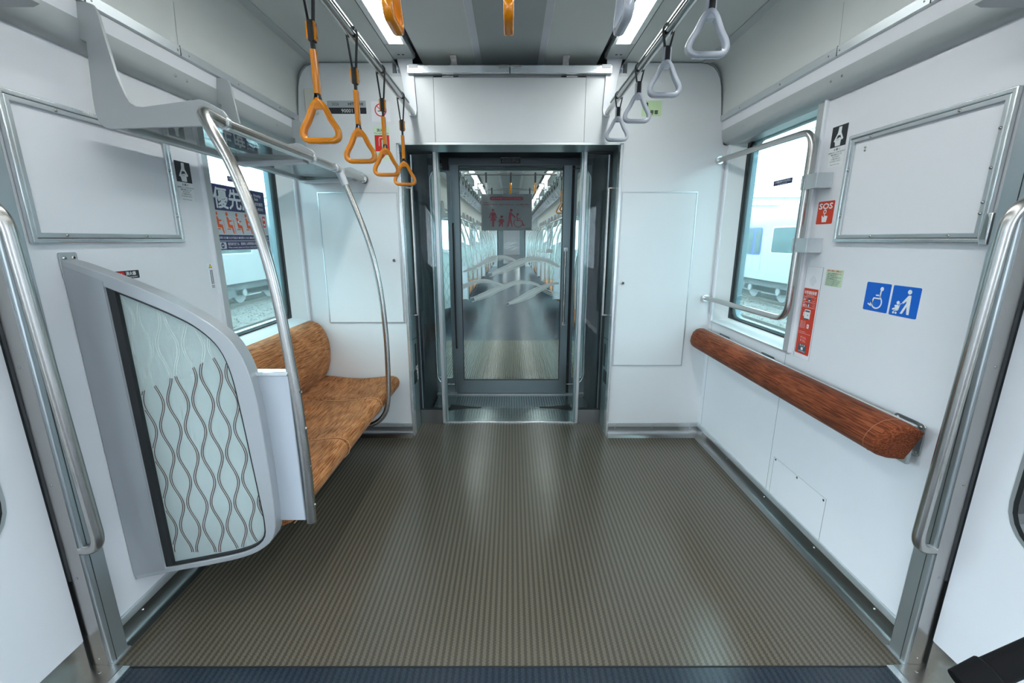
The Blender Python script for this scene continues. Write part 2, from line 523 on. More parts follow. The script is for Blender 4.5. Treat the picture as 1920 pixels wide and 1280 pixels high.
class Sign(MB):
    """A flat printed plate: a runs right, b runs up as the reader sees it, N faces the reader."""
    def __init__(s, P0, A, B, thick=0.0008):
        super().__init__()
        s.P0 = Vector(P0); s.A = Vector(A); s.B = Vector(B)
        s.N = s.A.cross(s.B)
        s.th = thick
    def at(s, a, b, l): return s.P0 + s.A * a + s.B * b + s.N * (s.th + 0.0003 * l)
    def poly(s, pts, mname, l=1):
        s.use(mname)
        return s.add([s.at(a, b, l) for a, b in pts], [tuple(range(len(pts)))])
    def base(s, w, h, mname, r=0.004):
        s.use(mname)
        pts = rrect(0, 0, w, h, r)
        n = len(pts)
        vs = [s.P0 + s.A * a + s.B * b for a, b in pts] + [s.at(a, b, 0) for a, b in pts]
        return s.add(vs, [tuple(range(n)), tuple(range(n, 2 * n))] + [(i, (i + 1) % n, (i + 1) % n + n, i + n) for i in range(n)])
    def rect(s, a0, b0, a1, b1, mname, l=1, r=0):
        return s.poly(rrect(a0, b0, a1, b1, r) if r else [(a0, b0), (a1, b0), (a1, b1), (a0, b1)], mname, l)
    def disc(s, a, b, r, mname, l=2, n=20):
        return s.poly([(a + r * math.cos(2 * PI * k / n), b + r * math.sin(2 * PI * k / n)) for k in range(n)], mname, l)
    def stroke(s, pts, w, mname, l=2, closed=False):
        P = [Vector(p) for p in pts]; n = len(P)
        Lf = []; Rt = []
        for i in range(n):
            if closed: t = (P[(i + 1) % n] - P[i - 1])
            else: t = P[min(i + 1, n - 1)] - P[max(i - 1, 0)]
            t.normalize(); nn = Vector((-t.y, t.x))
            k = 1.0
            if 0 < i < n - 1 or closed:
                d = (P[(i + 1) % n] - P[i]).normalized()
                k = 1 / max(abs(t.dot(d)), 0.5)
            Lf.append(P[i] + nn * w / 2 * k); Rt.append(P[i] - nn * w / 2 * k)
        s.use(mname)
        vs = [s.at(p.x, p.y, l) for p in Lf] + [s.at(p.x, p.y, l) for p in Rt]
        m = n if closed else n - 1
        return s.add(vs, [(i, (i + 1) % n, n + (i + 1) % n, n + i) for i in range(m)])
    def arc(s, a, b, r, d0, d1, w, mname, l=2, n=20):
        return s.stroke([(a + r * math.cos(math.radians(d0 + (d1 - d0) * k / n)), b + r * math.sin(math.radians(d0 + (d1 - d0) * k / n))) for k in range(n + 1)], w, mname, l)
    def text(s, body, a, b, size, mname, l=2, align='l', bold=0.0, sx=1.0, width=None):
        vs, fs = text_mesh(body, 0.0)
        if not vs: return s
        x0 = min(v.x for v in vs); x1 = max(v.x for v in vs)
        if width: sx = width / ((x1 - x0) * size)
        off = {'l': -x0, 'c': -(x0 + x1) / 2, 'r': -x1}[align]
        s.use(mname)
        shifts = [(0, 0)] if bold <= 0 else [(-bold, 0), (bold, 0), (0, bold), (0, -bold)]
        for q, (du, dv) in enumerate(shifts):
            s.add([s.at(a + (v.x + off + du) * size * sx, b + (v.y + dv) * size, l + 0.05 * q) for v in vs], fs)
        return s

def sign_r(y_far, z, x=1.33):   # reader faces +x: right is -y
    return Sign((x, y_far, z), (0, -1, 0), (0, 0, 1))
def sign_l(y_near, z, x=-1.33):  # reader faces -x: right is +y
    return Sign((x, y_near, z), (0, 1, 0), (0, 0, 1))
def sign_e(x_left, z, y=2.84):   # reader faces +y
    return Sign((x_left, y, z), (1, 0, 0), (0, 0, 1))

YE = 2.84      # end wall of this carriage
XW = 1.33      # side walls

# ============================================================ SETTING
# ---- floor
fl = MB().box(-1.36, 1.36, 1.132, 3.06, -0.08, 0.0).build('floor', 'floor', smooth=0)
tag(fl, 'brown finely striped vinyl floor of the carriage end', 'floor', kind='structure')
fb = MB().box(-1.25, 1.25, -5.5, 1.132, -0.08, 0.0005).build('floor', 'floor_blue', smooth=0)
tag(fb, 'dark navy striped vinyl floor by the side doors', 'floor', kind='structure')
jt = MB().box(-1.25, 1.25, 1.128, 1.134, 0.0, 0.0012).build('floor_joint', 'dark', parent=fb)

UP = [(1.15, 2.375), (1.205, 2.368), (1.238, 2.348), (1.259, 2.31), (1.269, 2.24), (1.277, 2.083)]   # curved upper wall, x,z
COR = [(1.279, 2.051), (1.283, 2.001), (1.290, 1.955), (1.300, 1.935), (1.325, 1.920), (1.345, 1.914)]

def side_shell(sx, y0, y1, name, label):
    mb = MB()
    outer = [(1.42, 1.90), (1.42, 2.45), (1.14, 2.45)]
    mb.prism([(sx * x, z) for x, z in UP + [(1.36, 2.083), (1.36, 2.43), (1.15, 2.43)]], 'y', y0, y1)
    o = mb.build(name, 'upper', smooth=40)
    tag(o, label, 'wall panel', kind='structure')
    return o

def cornice(sx, y0, y1, side):
    o = thing('trim_%d' % (1 if sx < 0 else 2), (sx * 1.29, (y0 + y1) / 2, 1.914), 'satin grey cornice ledge with white strip and rail along the %s wall' % side, 'cornice', kind='structure')
    MB().prism([(sx * x, z) for x, z in [(1.36, 2.088), (1.276, 2.088), (1.268, 2.083), (1.270, 2.053), (1.283, 2.048), (1.36, 2.048)]], 'y', y0, y1).build('picture_rail', 'alu', parent=o)
    MB().prism([(sx * x, z) for x, z in [(1.36, 2.048), (1.281, 2.048), (1.288, 1.999), (1.36, 1.999)]], 'y', y0, y1).build('white_strip', 'white_part', parent=o)
    MB().prism([(sx * x, z) for x, z in [(1.36, 1.999), (1.284, 2.001), (1.289, 1.960), (1.296, 1.940), (1.306, 1.930), (1.345, 1.914), (1.42, 1.914), (1.42, 1.999)]], 'y', y0, y1).build('ledge', 'satin', parent=o, smooth=60)
    sc = MB()
    for y in (1.30, 1.52, 1.87, 1.93, 2.25, 2.62):
        sc.screw((sx * 1.270, y, 2.068), '-x' if sx > 0 else 'x', 0.005, 0.002)
    for y in (1.86, 1.92, 2.60):
        sc.screw((sx * 1.287, y, 1.975), '-x' if sx > 0 else 'x', 0.005, 0.003)
    sc.build('screw', 'steel', parent=o)
    sm = MB()
    for y in (1.497, 1.883):
        sm.box(sx * 1.2675, sx * 1.272, y, y + 0.0015, 2.052, 2.086)
    sm.build('joint', 'gap', parent=o)
    return o

def openings_wall(xa, xb, y0, y1, z0, z1, ops):
    mb = MB(); y = y0
    for a, b, c, d in sorted(ops):
        if a > y: mb.box(xa, xb, y, a, z0, z1)
        if c > z0: mb.box(xa, xb, a, b, z0, c)
        if d < z1: mb.box(xa, xb, a, b, d, z1)
        y = b
    if y < y1: mb.box(xa, xb, y, y1, z0, z1)
    return mb

for sx, side in ((-1, 'left'), (1, 'right')):
    # wall with window opening, door opening and a rear window
    w = openings_wall(sx * XW, sx * 1.395, 1.20, YE + 0.2, 0.0, 1.93, [(2.015, 2.812, 0.837, 1.93)]).build('wall_' + side, 'wall', smooth=0)
    tag(w, 'white panelled side wall on the %s' % side, 'wall', kind='structure')
    sm = MB()
    xs = sx * (XW - 0.0006)
    sm.box(xs, sx * (XW + .002), 2.797, 2.7985, 0.10, 0.835)
    sm.box(xs, sx * (XW + .002), 2.008, 2.0095, 0.10, 0.83)
    if sx > 0:
        sm.box(xs, sx * (XW + .002), 1.610, 1.6115, 0.10, 0.300)
        sm.box(xs, sx * (XW + .002), 1.978, 1.979, 0.10, 0.298)
        sm.box(xs, sx * (XW + .002), 1.610, 1.979, 0.298, 0.2988)
    sm.build('panel_seam', 'seam', parent=w)
    if sx > 0:
        ss = MB()
        for y, z in ((1.965, 0.29), (1.80, 0.288), (1.625, 0.286)):
            ss.screw((sx * XW, y, z), '-x', 0.006, 0.002)
        ss.build('hatch_screw', 'steel', parent=w)
    w2 = openings_wall(sx * XW, sx * 1.395, -5.5, -0.24, 0.0, 1.93, [(-3.3, -0.9, 0.837, 1.93), (-5.0, -3.7, 0.0, 1.93)]).build('wall_' + side, 'wall', smooth=0)
    tag(w2, 'white side wall behind the camera on the %s' % side, 'wall', kind='structure')
    sh = side_shell(sx, -5.5, YE + 0.06, 'wall_%s_upper' % side, 'off-white curved upper wall panel on the %s' % side)
    s2 = MB()
    for y, z0, z1 in ((1.90, 2.09, 2.26), ):
        pass
    # access flap outline on the upper panel (thin seam)
    def wx(z):
        for (xa, za), (xb, zb) in zip(UP, UP[1:]):
            if zb <= z <= za: return xa + (xb - xa) * (za - z) / (za - zb)
        return 1.276
    zs = [2.09 + (2.235 - 2.09) * k / 6 for k in range(7)]
    for yy in (1.885,):
        vs = [(sx * (wx(z) - 0.0008), yy, z) for z in zs] + [(sx * (wx(z) - 0.0008), yy + 0.0016, z) for z in zs]
        s2.add(vs, [(i, i + 1, i + 8, i + 7) for i in range(6)])
    s2.build('flap_seam', 'seam', parent=sh)
    cornice(sx, -5.5, YE, side)
    tr = MB().prism([(sx * x, z) for x, z in [(1.128, 2.366), (1.165, 2.364), (1.172, 2.36), (1.18, 2.375), (1.128, 2.378)]], 'y', -5.5, YE).build('trim_%d' % (3 if sx < 0 else 4), 'satin')
    tag(tr, 'grey metal strip where ceiling meets the %s upper wall' % side, 'trim', kind='structure')
    # baseboard
    bb = thing('baseboard_' + side, (sx * 1.32, 2.0, 0), 'stainless steel skirting along the %s wall' % side, 'baseboard', kind='structure')
    MB().prism([(sx * x, z) for x, z in [(1.332, 0.102), (1.322, 0.102), (1.320, 0.099), (1.320, 0.074), (1.332, 0.074)]], 'y', 1.205, YE).build('top_strip', 'alu', parent=bb)
    cv = [(1.332, 0.074), (1.324, 0.074), (1.323, 0.045), (1.319, 0.022), (1.308, 0.008), (1.296, 0.002), (1.294, 0.0), (1.332, 0.0)]
    MB().prism([(sx * x, z) for x, z in cv], 'y', 1.205, YE).build('coved_strip', 'skirt', parent=bb, smooth=50)
    bs = MB()
    for y in (1.30, 1.62, 2.0, 2.4, 2.75):
        bs.screw((sx * 1.323, y, 0.058), '-x' if sx > 0 else 'x', 0.005, 0.003)
    bs.build('screw', 'chrome', parent=bb)

    # ---- window by the end wall
    wd = thing('window_%d' % (1 if sx < 0 else 2), (sx * XW, 2.4, 0.837), 'tall tinted window with aluminium frame in the %s wall' % side, 'window', kind='structure')
    XG = 1.392
    # splayed reveals
    MB().add([(sx * XW, 2.812, 0.837), (sx * XW, 2.812, 1.93), (sx * XG, 2.715, 1.93), (sx * XG, 2.715, 0.87), (sx * 1.41, 2.83, 0.837), (sx * 1.41, 2.83, 1.93)],
             [(0, 1, 2, 3), (0, 3, 4), (1, 5, 2), (3, 2, 5, 4), (0, 4, 5, 1)]).build('reveal_panel', 'reveal', parent=wd, smooth=0)
    MB().prism([(sx * x, z) for x, z in [(XW + .001, 0.8375), (XG, 0.875), (1.41, 0.875), (1.41, 0.80), (1.40, 0.838), (XW + .001, 0.836)]], 'y', 2.015, 2.812).build('sill', 'reveal', parent=wd, smooth=0)
    MB().box(sx * 1.326, sx * 1.336, 1.985, 2.812, 0.828, 0.838).build('sill_edge', 'alu', parent=wd, bevel=0.001)
    MB().prism([(sx * x, z) for x, z in [(XW, 1.93), (1.345, 1.913), (XG, 1.905), (1.41, 1.905), (1.41, 1.93)]], 'y', 2.015, 2.812).build('head_trim', 'alu', parent=wd, smooth=0)
    fo = MB()
    fo.box(sx * 1.322, sx * 1.40, 1.986, 2.030, 0.838, 1.925)
    fo.build('near_post', 'satin', parent=wd, bevel=0.003)
    MB().box(sx * 1.318, sx * 1.333, 1.971, 1.985, 0.838, 1.925).build('post_trim', 'white_part', parent=wd, bevel=0.002)
    MB().box(sx * 1.322, sx * 1.334, 2.806, 2.828, 0.838, 1.915).build('far_post', 'white_part', parent=wd, bevel=0.002)
    MB().add([(sx * 1.352, 2.782, 0.85), (sx * 1.352, 2.782, 1.915), (sx * 1.36, 2.768, 1.915), (sx * 1.36, 2.768, 0.856)], [(0, 1, 2, 3)]).build('reveal_groove', 'satin_light', parent=wd, smooth=0)
    o_ = rrect(2.02, 0.872, 2.722, 1.912, 0.004)
    i_ = rrect(2.024, 0.882, 2.698, 1.908, 0.050)
    MB().ring(o_, i_, 'x', sx * 1.390, sx * 1.402).build('gasket', 'dark', parent=wd, smooth=0)
    MB().ring(rrect(2.0, 0.85, 2.74, 1.93, 0.004), rrect(2.022, 0.892, 2.664, 1.90, 0.06), 'x', sx * 1.402, sx * 1.43).build('outer_frame', 'slatey', parent=wd, smooth=0)
    MB().box(sx * 1.394, sx * 1.399, 2.02, 2.722, 0.872, 1.912).build('glass_pane', 'glass', parent=wd, smooth=0)
    # rear window (behind the camera)
    wr_ = thing('window_%d' % (3 if sx < 0 else 4), (sx * XW, -2.1, 0.837), 'wide tinted window behind the camera in the %s wall' % side, 'window', kind='structure')
    MB().box(sx * 1.386, sx * 1.391, -3.3, -0.9, 0.837, 1.93).build('glass_pane', 'clear', parent=wr_, smooth=0)
    MB().ring(rrect(-3.3, 0.837, -0.9, 1.93, 0.004), rrect(-3.26, 0.877, -0.94, 1.89, 0.03), 'x', sx * 1.37, sx * 1.395).build('frame', 'alu', parent=wr_, smooth=0)

    # ---- side door with its pillar
    dr = thing('door_%d' % (2 if sx < 0 else 3), (sx * 1.37, 0.48, 0), 'white sliding side door with rounded window on the %s' % side, 'door', kind='structure')
    for k, (a, b) in enumerate(((-0.165, 0.478), (0.482, 1.125))):
        wy0, wy1 = (a + 0.10, b - 0.09) if k == 0 else (a + 0.09, b - 0.10)
        o_ = rrect(a, 0.11, b, 1.93, 0.004, 6); i_ = rrect(wy0, 0.565, wy1, 1.72, 0.11, 6)
        MB().ring(o_, i_, 'x', sx * 1.358, sx * 1.39).build('door_leaf', 'wall', parent=dr, smooth=0)
        g_ = rrect(wy0 - .0, 0.565, wy1, 1.72, 0.11, 6); h_ = rrect(wy0 + 0.012, 0.577, wy1 - .012, 1.708, 0.10, 6)
        MB().ring(g_, h_, 'x', sx * 1.353, sx * 1.38).build('window_gasket', 'dark', parent=dr, smooth=0)
        q_ = rrect(wy0 - .012, 0.553, wy1 + .012, 1.732, 0.12, 6)
        MB().ring(q_, g_, 'x', sx * 1.355, sx * 1.36).build('window_trim', 'alu', parent=dr, smooth=0)
        MB().box(sx * 1.366, sx * 1.371, wy0 + .01, wy1 - .01, 0.575, 1.71).build('glass_pane', 'clear', parent=dr, smooth=0)
        MB().box(sx * 1.36, sx * 1.39, a, b, 0.004, 0.108).build('kick_plate', 'steel', parent=dr, smooth=0)
    MB().box(sx * 1.3665, sx * 1.45, 1.1245, 1.142, -0.06, 1.95).build('rubber_edge', 'dark', parent=dr, smooth=0)
    MB().box(sx * 1.356, sx * 1.37, 0.476, 0.484, 0.11, 1.93).build('meeting_rubber', 'dark', parent=dr, smooth=0)
    sl = thing('trim_%d' % (5 if sx < 0 else 6), (sx * 1.30, 0.48, 0), 'stainless steel threshold of the %s side door' % side, 'door sill', kind='structure')
    MB().box(sx * 1.262, sx * 1.42, -0.17, 1.134, -0.06, 0.006).build('sill_plate', 'steel', parent=sl, bevel=0.001)
    MB().box(sx * 1.238, sx * 1.262, -0.17, 1.134, -0.06, 0.004).build('edge_strip', 'alu_bright', parent=sl, bevel=0.001)
    ssb = MB()
    for y in (0.95, 1.05, 1.11): ssb.screw((sx * 1.315, y, 0.006), 'z', 0.006, 0.0015)
    ssb.build('screw', 'steel', parent=sl)
    pl = thing('trim_%d' % (7 if sx < 0 else 8), (sx * 1.33, 1.16, 0), 'grey metal door pillar on the %s' % side, 'door pillar', kind='structure')
    MB().box(sx * 1.300, sx * 1.40, 1.138, 1.200, 0.004, 1.93).build('pillar_column', 'pillar', parent=pl, bevel=0.004)
    MB().box(sx * 1.2985, sx * 1.31, 1.1535, 1.1545, 0.004, 1.92).build('column_seam', 'gap', parent=pl, smooth=0)
    MB().prism([(1.309, 0.0), (1.366, 0.0), (1.366, 0.325), (1.352, 0.328), (1.352, 1.93), (1.309, 1.93)] if sx > 0 else
               [(-1.309, 0.0), (-1.366, 0.0), (-1.366, 0.325), (-1.352, 0.328), (-1.352, 1.93), (-1.309, 1.93)], 'y', 1.134, 1.138).build('face_plate', 'steel', parent=pl, smooth=0)
    pc = MB()
    for z in (0.03, 0.34, 0.66, 1.02, 1.4, 1.75): pc.screw((sx * 1.335, 1.134, z), '-y', 0.004, 0.002)
    pc.build('screw', 'steel', parent=pl)
    MB().prism([(sx * x, y) for x, y in [(1.292, 1.132), (1.296, 1.205), (1.34, 1.208), (1.34, 1.128)]], 'z', 0.0, 0.005).build('foot_plate', 'alu', parent=pl, smooth=0)
    # rear pillar and door header cover
    MB().box(sx * 1.300, sx * 1.40, -0.24, -0.17, 0.0, 1.93).build('rear_column', 'pillar', parent=pl, smooth=0)
    hd = MB()
    prof = [(1.40, 1.925), (1.185, 1.925), (1.168, 1.932), (1.165, 1.948), (1.172, 1.975), (1.20, 2.02), (1.255, 2.06), (1.40, 2.06)]
    hd.prism([(sx * x, z) for x, z in prof], 'y', -0.22, 1.245)
    hd = hd.build('trim_%d' % (9 if sx < 0 else 10), 'satin', smooth=50)
    tag(hd, 'grey engine cover box above the %s side door' % side, 'door header', kind='structure')

# ---- end wall (beside and above the gangway)
def end_outline(sx):
    return [(sx * x, z) for x, z in [(0.690, 0.0), (1.34, 0.0), (1.345, 1.914), (1.30, 1.92), (1.279, 2.051), (1.276, 2.083), (1.262, 2.20), (1.256, 2.248), (1.245, 2.29), (1.228, 2.325), (1.20, 2.352), (1.165, 2.366), (0.690, 2.38)]]
we = MB()
we.prism(end_outline(-1), 'y', YE, YE + 0.05)
we.prism(end_outline(1), 'y', YE, YE + 0.05)
for sx in (-1, 1): we.box(sx * 0.690, sx * 1.45, YE + 0.045, YE + 0.09, 0.0, 2.47)
we = we.build('wall_front', 'endwall', smooth=0)
tag(we, 'white end wall either side of the gangway', 'wall', kind='structure')
for sx in (-1, 1):
    arc = [(1.273, 2.083), (1.262, 2.19), (1.255, 2.245), (1.243, 2.288), (1.224, 2.322), (1.198, 2.347), (1.162, 2.362), (1.12, 2.367), (0.69, 2.368)]
    MB().tube([(sx * x - sx * 0.001, YE - 0.001, z) for x, z in arc], 0.0022, 8).build('edge_gasket', 'seam', parent=we)
for sx, side in ((-1, 'left'), (1, 'right')):
    bb = thing('baseboard_front_' + side, (sx * 1.0, YE, 0), 'stainless steel skirting on the end wall, %s of the gangway' % side, 'baseboard', kind='structure')
    MB().box(sx * 0.690, sx * 1.322, YE - 0.010, YE + 0.002, 0.074, 0.102).build('top_strip', 'alu', parent=bb, bevel=0.001)
    cv = [(YE + .002, 0.074), (YE - 0.006, 0.074), (YE - 0.007, 0.045), (YE - 0.011, 0.022), (YE - 0.022, 0.008), (YE - 0.034, 0.002), (YE - 0.036, 0.0), (YE + .002, 0.0)]
    MB().prism(cv, 'x', sx * 0.690, sx * 1.322).build('coved_strip', 'skirt', parent=bb, smooth=50)
    bs = MB()
    for x in (0.74, 1.0, 1.27):
        bs.screw((sx * x, YE - 0.010, 0.086), '-y', 0.004, 0.002)
        bs.screw((sx * x, YE - 0.007, 0.064), '-y', 0.004, 0.003)
    bs.build('screw', 'chrome', parent=bb)
    # slim access door in the end wall
    x0, x1, z0, z1 = (0.697, 1.175, 0.518, 1.650) if sx > 0 else (-1.204, -0.702, 0.816, 1.647)
    ad = thing('cabinet_door', ((x0 + x1) / 2, YE, z0), ('tall' if sx > 0 else 'shorter') + ' white flush cabinet door in the end wall, %s of the gangway' % side, 'cabinet door')
    MB().box(x0 + .007, x1 - .007, YE - 0.003, YE + 0.001, z0 + .007, z1 - .007).build('door_panel', 'endwall', parent=ad, bevel=0.001)
    MB().ring(rrect(x0, z0, x1, z1, 0.003), rrect(x0 + .006, z0 + .006, x1 - .006, z1 - .006, 0.002), 'y', YE - 0.004, YE + .001).build('door_frame', 'alu', parent=ad, smooth=0)
    lx, lz = (0.737, 1.082) if sx > 0 else (-0.747, 1.228)
    MB().tube([(lx, YE - .003, lz), (lx, YE - .008, lz), (lx, YE - .010, lz)], [0.011, 0.011, 0.009], 20).build('lock', 'steel', parent=ad)
    kh = MB(); kh.tube([(lx, YE - .0095, lz), (lx, YE - .0108, lz)], 0.0065, 16); kh.build('keyhole', 'gap', parent=ad)

# ---- gangway surround: header box, jambs
gh = thing('trim_11', (0, YE, 1.925), 'white header box over the gangway opening with hinged flap', 'gangway header', kind='structure')
MB().prism([(YE - 0.03, 1.925), (YE - 0.03, 2.285), (YE - 0.02, 2.305), (YE + 0.10, 2.345), (YE + 0.16, 2.50), (3.06, 2.50), (3.06, 1.925)], 'x', -0.6895, 0.6895).build('header_box', 'endwall', parent=gh, smooth=0)
MB().box(-0.447, 0.445, YE - 0.0325, YE - 0.028, 1.928, 2.280).build('flap', 'endwall', parent=gh, bevel=0.001)
sm = MB()
for a, b, c, d in ((-0.449, -0.447, 1.926, 2.284), (0.445, 0.447, 1.926, 2.284), (-0.449, 0.447, 2.2805, 2.2825)):
    sm.box(a, b, YE - 0.0312, YE - 0.029, c, d)
for sx in (-1, 1):
    sm.box(sx * 0.445, sx * 0.30, YE - 0.034, YE - 0.029, 2.281, 2.287)
sm.build('flap_seam', 'gap', parent=gh, smooth=0)
for sx in (-1, 1):
    MB().box(sx * 0.395, sx * 0.330, YE - 0.037, YE - 0.031, 2.280, 2.290).build('hinge', 'steel', parent=gh, bevel=0.001)
MB().box(-0.664, 0.664, YE - 0.032, YE - 0.026, 1.915, 1.928).build('lower_edge', 'alu', parent=gh, bevel=0.001)
ud = MB().box(-0.675, 0.675, YE - 0.03, 3.058, 1.919, 1.926); ud.build('underside', 'jamb', parent=gh, smooth=0)
MB().tube([(-0.667, YE - .004, 2.36), (-0.667, YE - .004, 1.96), (-0.662, YE - .004, 1.935)], 0.003, 8).build('gasket', 'dark', parent=gh)
MB().tube([(0.667, YE - .004, 2.36), (0.667, YE - .004, 1.96), (0.662, YE - .004, 1.935)], 0.003, 8).build('gasket', 'dark', parent=gh)

for sx, side in ((-1, 'left'), (1, 'right')):
    j = thing('trim_%d' % (12 if sx < 0 else 13), (sx * 0.68, 2.95, 0), 'teal grey steel jamb panel lining the %s of the gangway' % side, 'gangway jamb', kind='structure')
    MB().box(sx * 0.676, sx * 0.72, YE + 0.052, 3.07, 0.0, 1.93).build('jamb_panel', 'jamb', parent=j, smooth=0)
    MB().box(sx * 0.674, sx * 0.6915, YE - 0.010, YE + 0.053, 0.0, 1.925).build('jamb_edge', 'alu_bright', parent=j, bevel=0.003)
    s_ = MB(); s_.prism([(YE, 0.69), (YE, 0.694), (3.05, 0.674), (3.05, 0.670)], 'x', sx * 0.6752, sx * 0.678)
    s_.box(sx * 0.6752, sx * 0.678, 3.046, 3.05, 0.0, 1.93)
    s_.build('panel_seam', 'gap', parent=j, smooth=0)
    MB().box(sx * 0.6745, sx * 0.69, 2.965, 3.015, 0.47, 0.64).build('finger_slot', 'dark', parent=j, bevel=0.004)
    MB().box(sx * 0.672, sx * 0.69, 2.90, 2.99, 0.36, 0.455).build('latch_box', 'dark', parent=j, bevel=0.006)

# ---- ceiling
def ceiling(y0, y1, nm, lab, light_to, trimno):
    c = thing(nm, (0, (y0 + y1) / 2, 2.37), lab, 'ceiling', kind='structure')
    for sx in (-1, 1):
        MB().box(sx * 0.672, sx * 1.165, y0, y1, 2.371, 2.41).build('side_panel', 'ceiling', parent=c, smooth=0)
        MB().box(sx * 0.20, sx * 0.515, y0, y1, 2.371, 2.41).build('middle_panel', 'ceiling', parent=c, smooth=0)
        MB().prism([(sx * x, z) for x, z in [(0.166, 2.381), (0.20, 2.370), (0.205, 2.372), (0.20, 2.41), (0.166, 2.41)]], 'y', y0, y1).build('duct_edge', 'satin_light', parent=c, smooth=0)
        MB().box(sx * 0.505, sx * 0.678, y0, y1, 2.405, 2.43).build('light_recess', 'gap', parent=c, smooth=0)
    MB().box(-0.168, 0.168, y0, y1, 2.383, 2.41).build('duct_panel', 'ceil_dark', parent=c, smooth=0)
    return c
ceiling(-5.5, 3.02, 'ceiling', 'pale grey ceiling panels with darker central duct strip', 2.6, 1)
MB().box(-1.45, 1.45, -5.5, 3.1, 2.46, 2.56).build('trim_14', 'satin', smooth=0)
tag(bpy.data.objects['trim_14'], 'roof skin above the ceiling panels', 'roof', kind='structure')
for sx in (-1, 1):
    o = MB().box(sx * 1.40, sx * 1.45, -5.5, 3.1, 1.93, 2.5).build('trim_%d' % (15 if sx < 0 else 16), 'satin', smooth=0)
    tag(o, 'outer skin above the %s windows' % ('left' if sx < 0 else 'right'), 'body side', kind='structure')
wb_ = MB().box(-1.45, 1.45, -5.56, -5.5, -0.1, 2.5).build('wall_back', 'wall', smooth=0)
tag(wb_, 'white wall far behind the camera', 'wall', kind='structure')

def ceiling_light(sx, y0, y1, label, group=None):
    t = thing('ceiling_light', (sx * 0.60, (y0 + y1) / 2, 2.37), label, 'light', group)
    MB().box(sx * 0.566, sx * 0.640, y0 + .01, y1, 2.372, 2.378).build('diffuser', 'lamp', parent=t, smooth=0)
    h = MB()
    h.prism([(sx * x, z) for x, z in [(0.545, 2.362), (0.566, 2.371), (0.566, 2.380), (0.54, 2.405)]], 'y', y0, y1)
    h.prism([(sx * x, z) for x, z in [(0.640, 2.371), (0.668, 2.371), (0.668, 2.40), (0.640, 2.380)]], 'y', y0, y1)
    h.build('housing', 'alu', parent=t, smooth=0)
    return t
for sx, side in ((-1, 'left'), (1, 'right')):
    t = ceiling_light(sx, 0.9, 2.60, 'bright ceiling light strip on the %s, ending before the gangway header' % side)
    e = MB().prism([(sx * x, y) for x, y in [(0.545, 2.60), (0.668, 2.60), (0.668, 2.80), (0.552, 2.80)]], 'z', 2.3705, 2.378).build('end_cover', 'satin', parent=t, smooth=0)
    s_ = MB()
    for x in (0.60, 0.625): s_.tube([(sx * x, 2.735, 2.3700), (sx * x, 2.735, 2.3710)], 0.0075, 12)
    s_.build('vent_hole', 'gap', parent=t)
    MB().box(sx * 0.545, sx * 0.668, 2.60, 2.80, 2.378, 2.40).build('cover_top', 'satin', parent=t, smooth=0)
    for k in range(3):
        ceiling_light(sx, -5.4 + k * 2.1, -3.35 + k * 2.1, 'ceiling light strip behind the camera on the %s' % side, 'ceiling lights behind the camera on the %s' % side)

# ============================================================ GANGWAY
def gangway(y_in, y_door, flip=False):
    """screens, posts, plates, bellows"""
    pass

for sx, side in ((-1, 'left'), (1, 'right')):
    g = thing('glass_screen', (sx * 0.59, 3.06, 0), 'smoked glass draught screen on a steel kick panel, %s of the gangway' % side, 'screen')
    MB().box(sx * 0.512, sx * 0.676, 3.062, 3.068, 0.115, 1.905).build('glass_panel', 'screen', parent=g, smooth=0)
    MB().box(sx * 0.500, sx * 0.676, 3.058, 3.075, 0.0, 0.108).build('kick_panel', 'skirt', parent=g, smooth=0)
    q = MB(); q.box(sx * 0.51, sx * 0.676, 3.058, 3.074, 0.108, 0.116); q.box(sx * 0.664, sx * 0.676, 3.06, 3.074, 0.108, 1.92); q.box(sx * 0.51, sx * 0.676, 3.058, 3.074, 1.906, 1.92)
    q.build('gasket', 'dark', parent=g, smooth=0)
    p = thing('square_post', (sx * 0.497, 3.07, 0), 'slim square aluminium post at the %s of the gangway opening' % side, 'post')
    MB().box(sx * 0.486, sx * 0.512, 3.048, 3.090, 0.0, 1.925).build('post_profile', 'alu', parent=p, bevel=0.004)
    MB().box(sx * 0.476, sx * 0.488, 3.06, 3.12, 0.0, 1.925).build('post_flange', 'jamb', parent=p, smooth=0)
    h = thing('grab_bar', (sx * 0.645, 2.95, 0.846), 'vertical steel grab handle on the %s gangway jamb' % side, 'handle')
    MB().tube([(sx * 0.643, 2.975, 0.846), (sx * 0.643, 2.975, 1.688)], 0.0, 12, flat=((1, 0, 0), 0.008, 0.014)).build('grip', 'steel', parent=h)
    for z in (0.85, 1.684): MB().box(sx * 0.643, sx * 0.676, 2.955, 2.985, z - .004, z + .004).build('end_bracket', 'steel', parent=h, bevel=0.001)

# bellows tunnel
bw = MB()
for sx in (-1, 1):
    ys = [3.075 + 0.6 * k / 16 for k in range(17)]
    rows = []
    for k, y in enumerate(ys):
        x = sx * (0.70 if k % 2 else 0.655)
        rows.append([(x, y, -0.15), (x, y, 2.0)])
    bw.grid(rows)
rows = []
for k in range(17):
    z = 2.02 if k % 2 else 1.98
    rows.append([(-0.70, 3.075 + 0.6 * k / 16, z), (0.70, 3.075 + 0.6 * k / 16, z)])
bw.grid(rows)
bw = bw.build('bellows', 'bellows', smooth=0)
tag(bw, 'dark folded rubber bellows lining the gangway between carriages', 'gangway bellows')
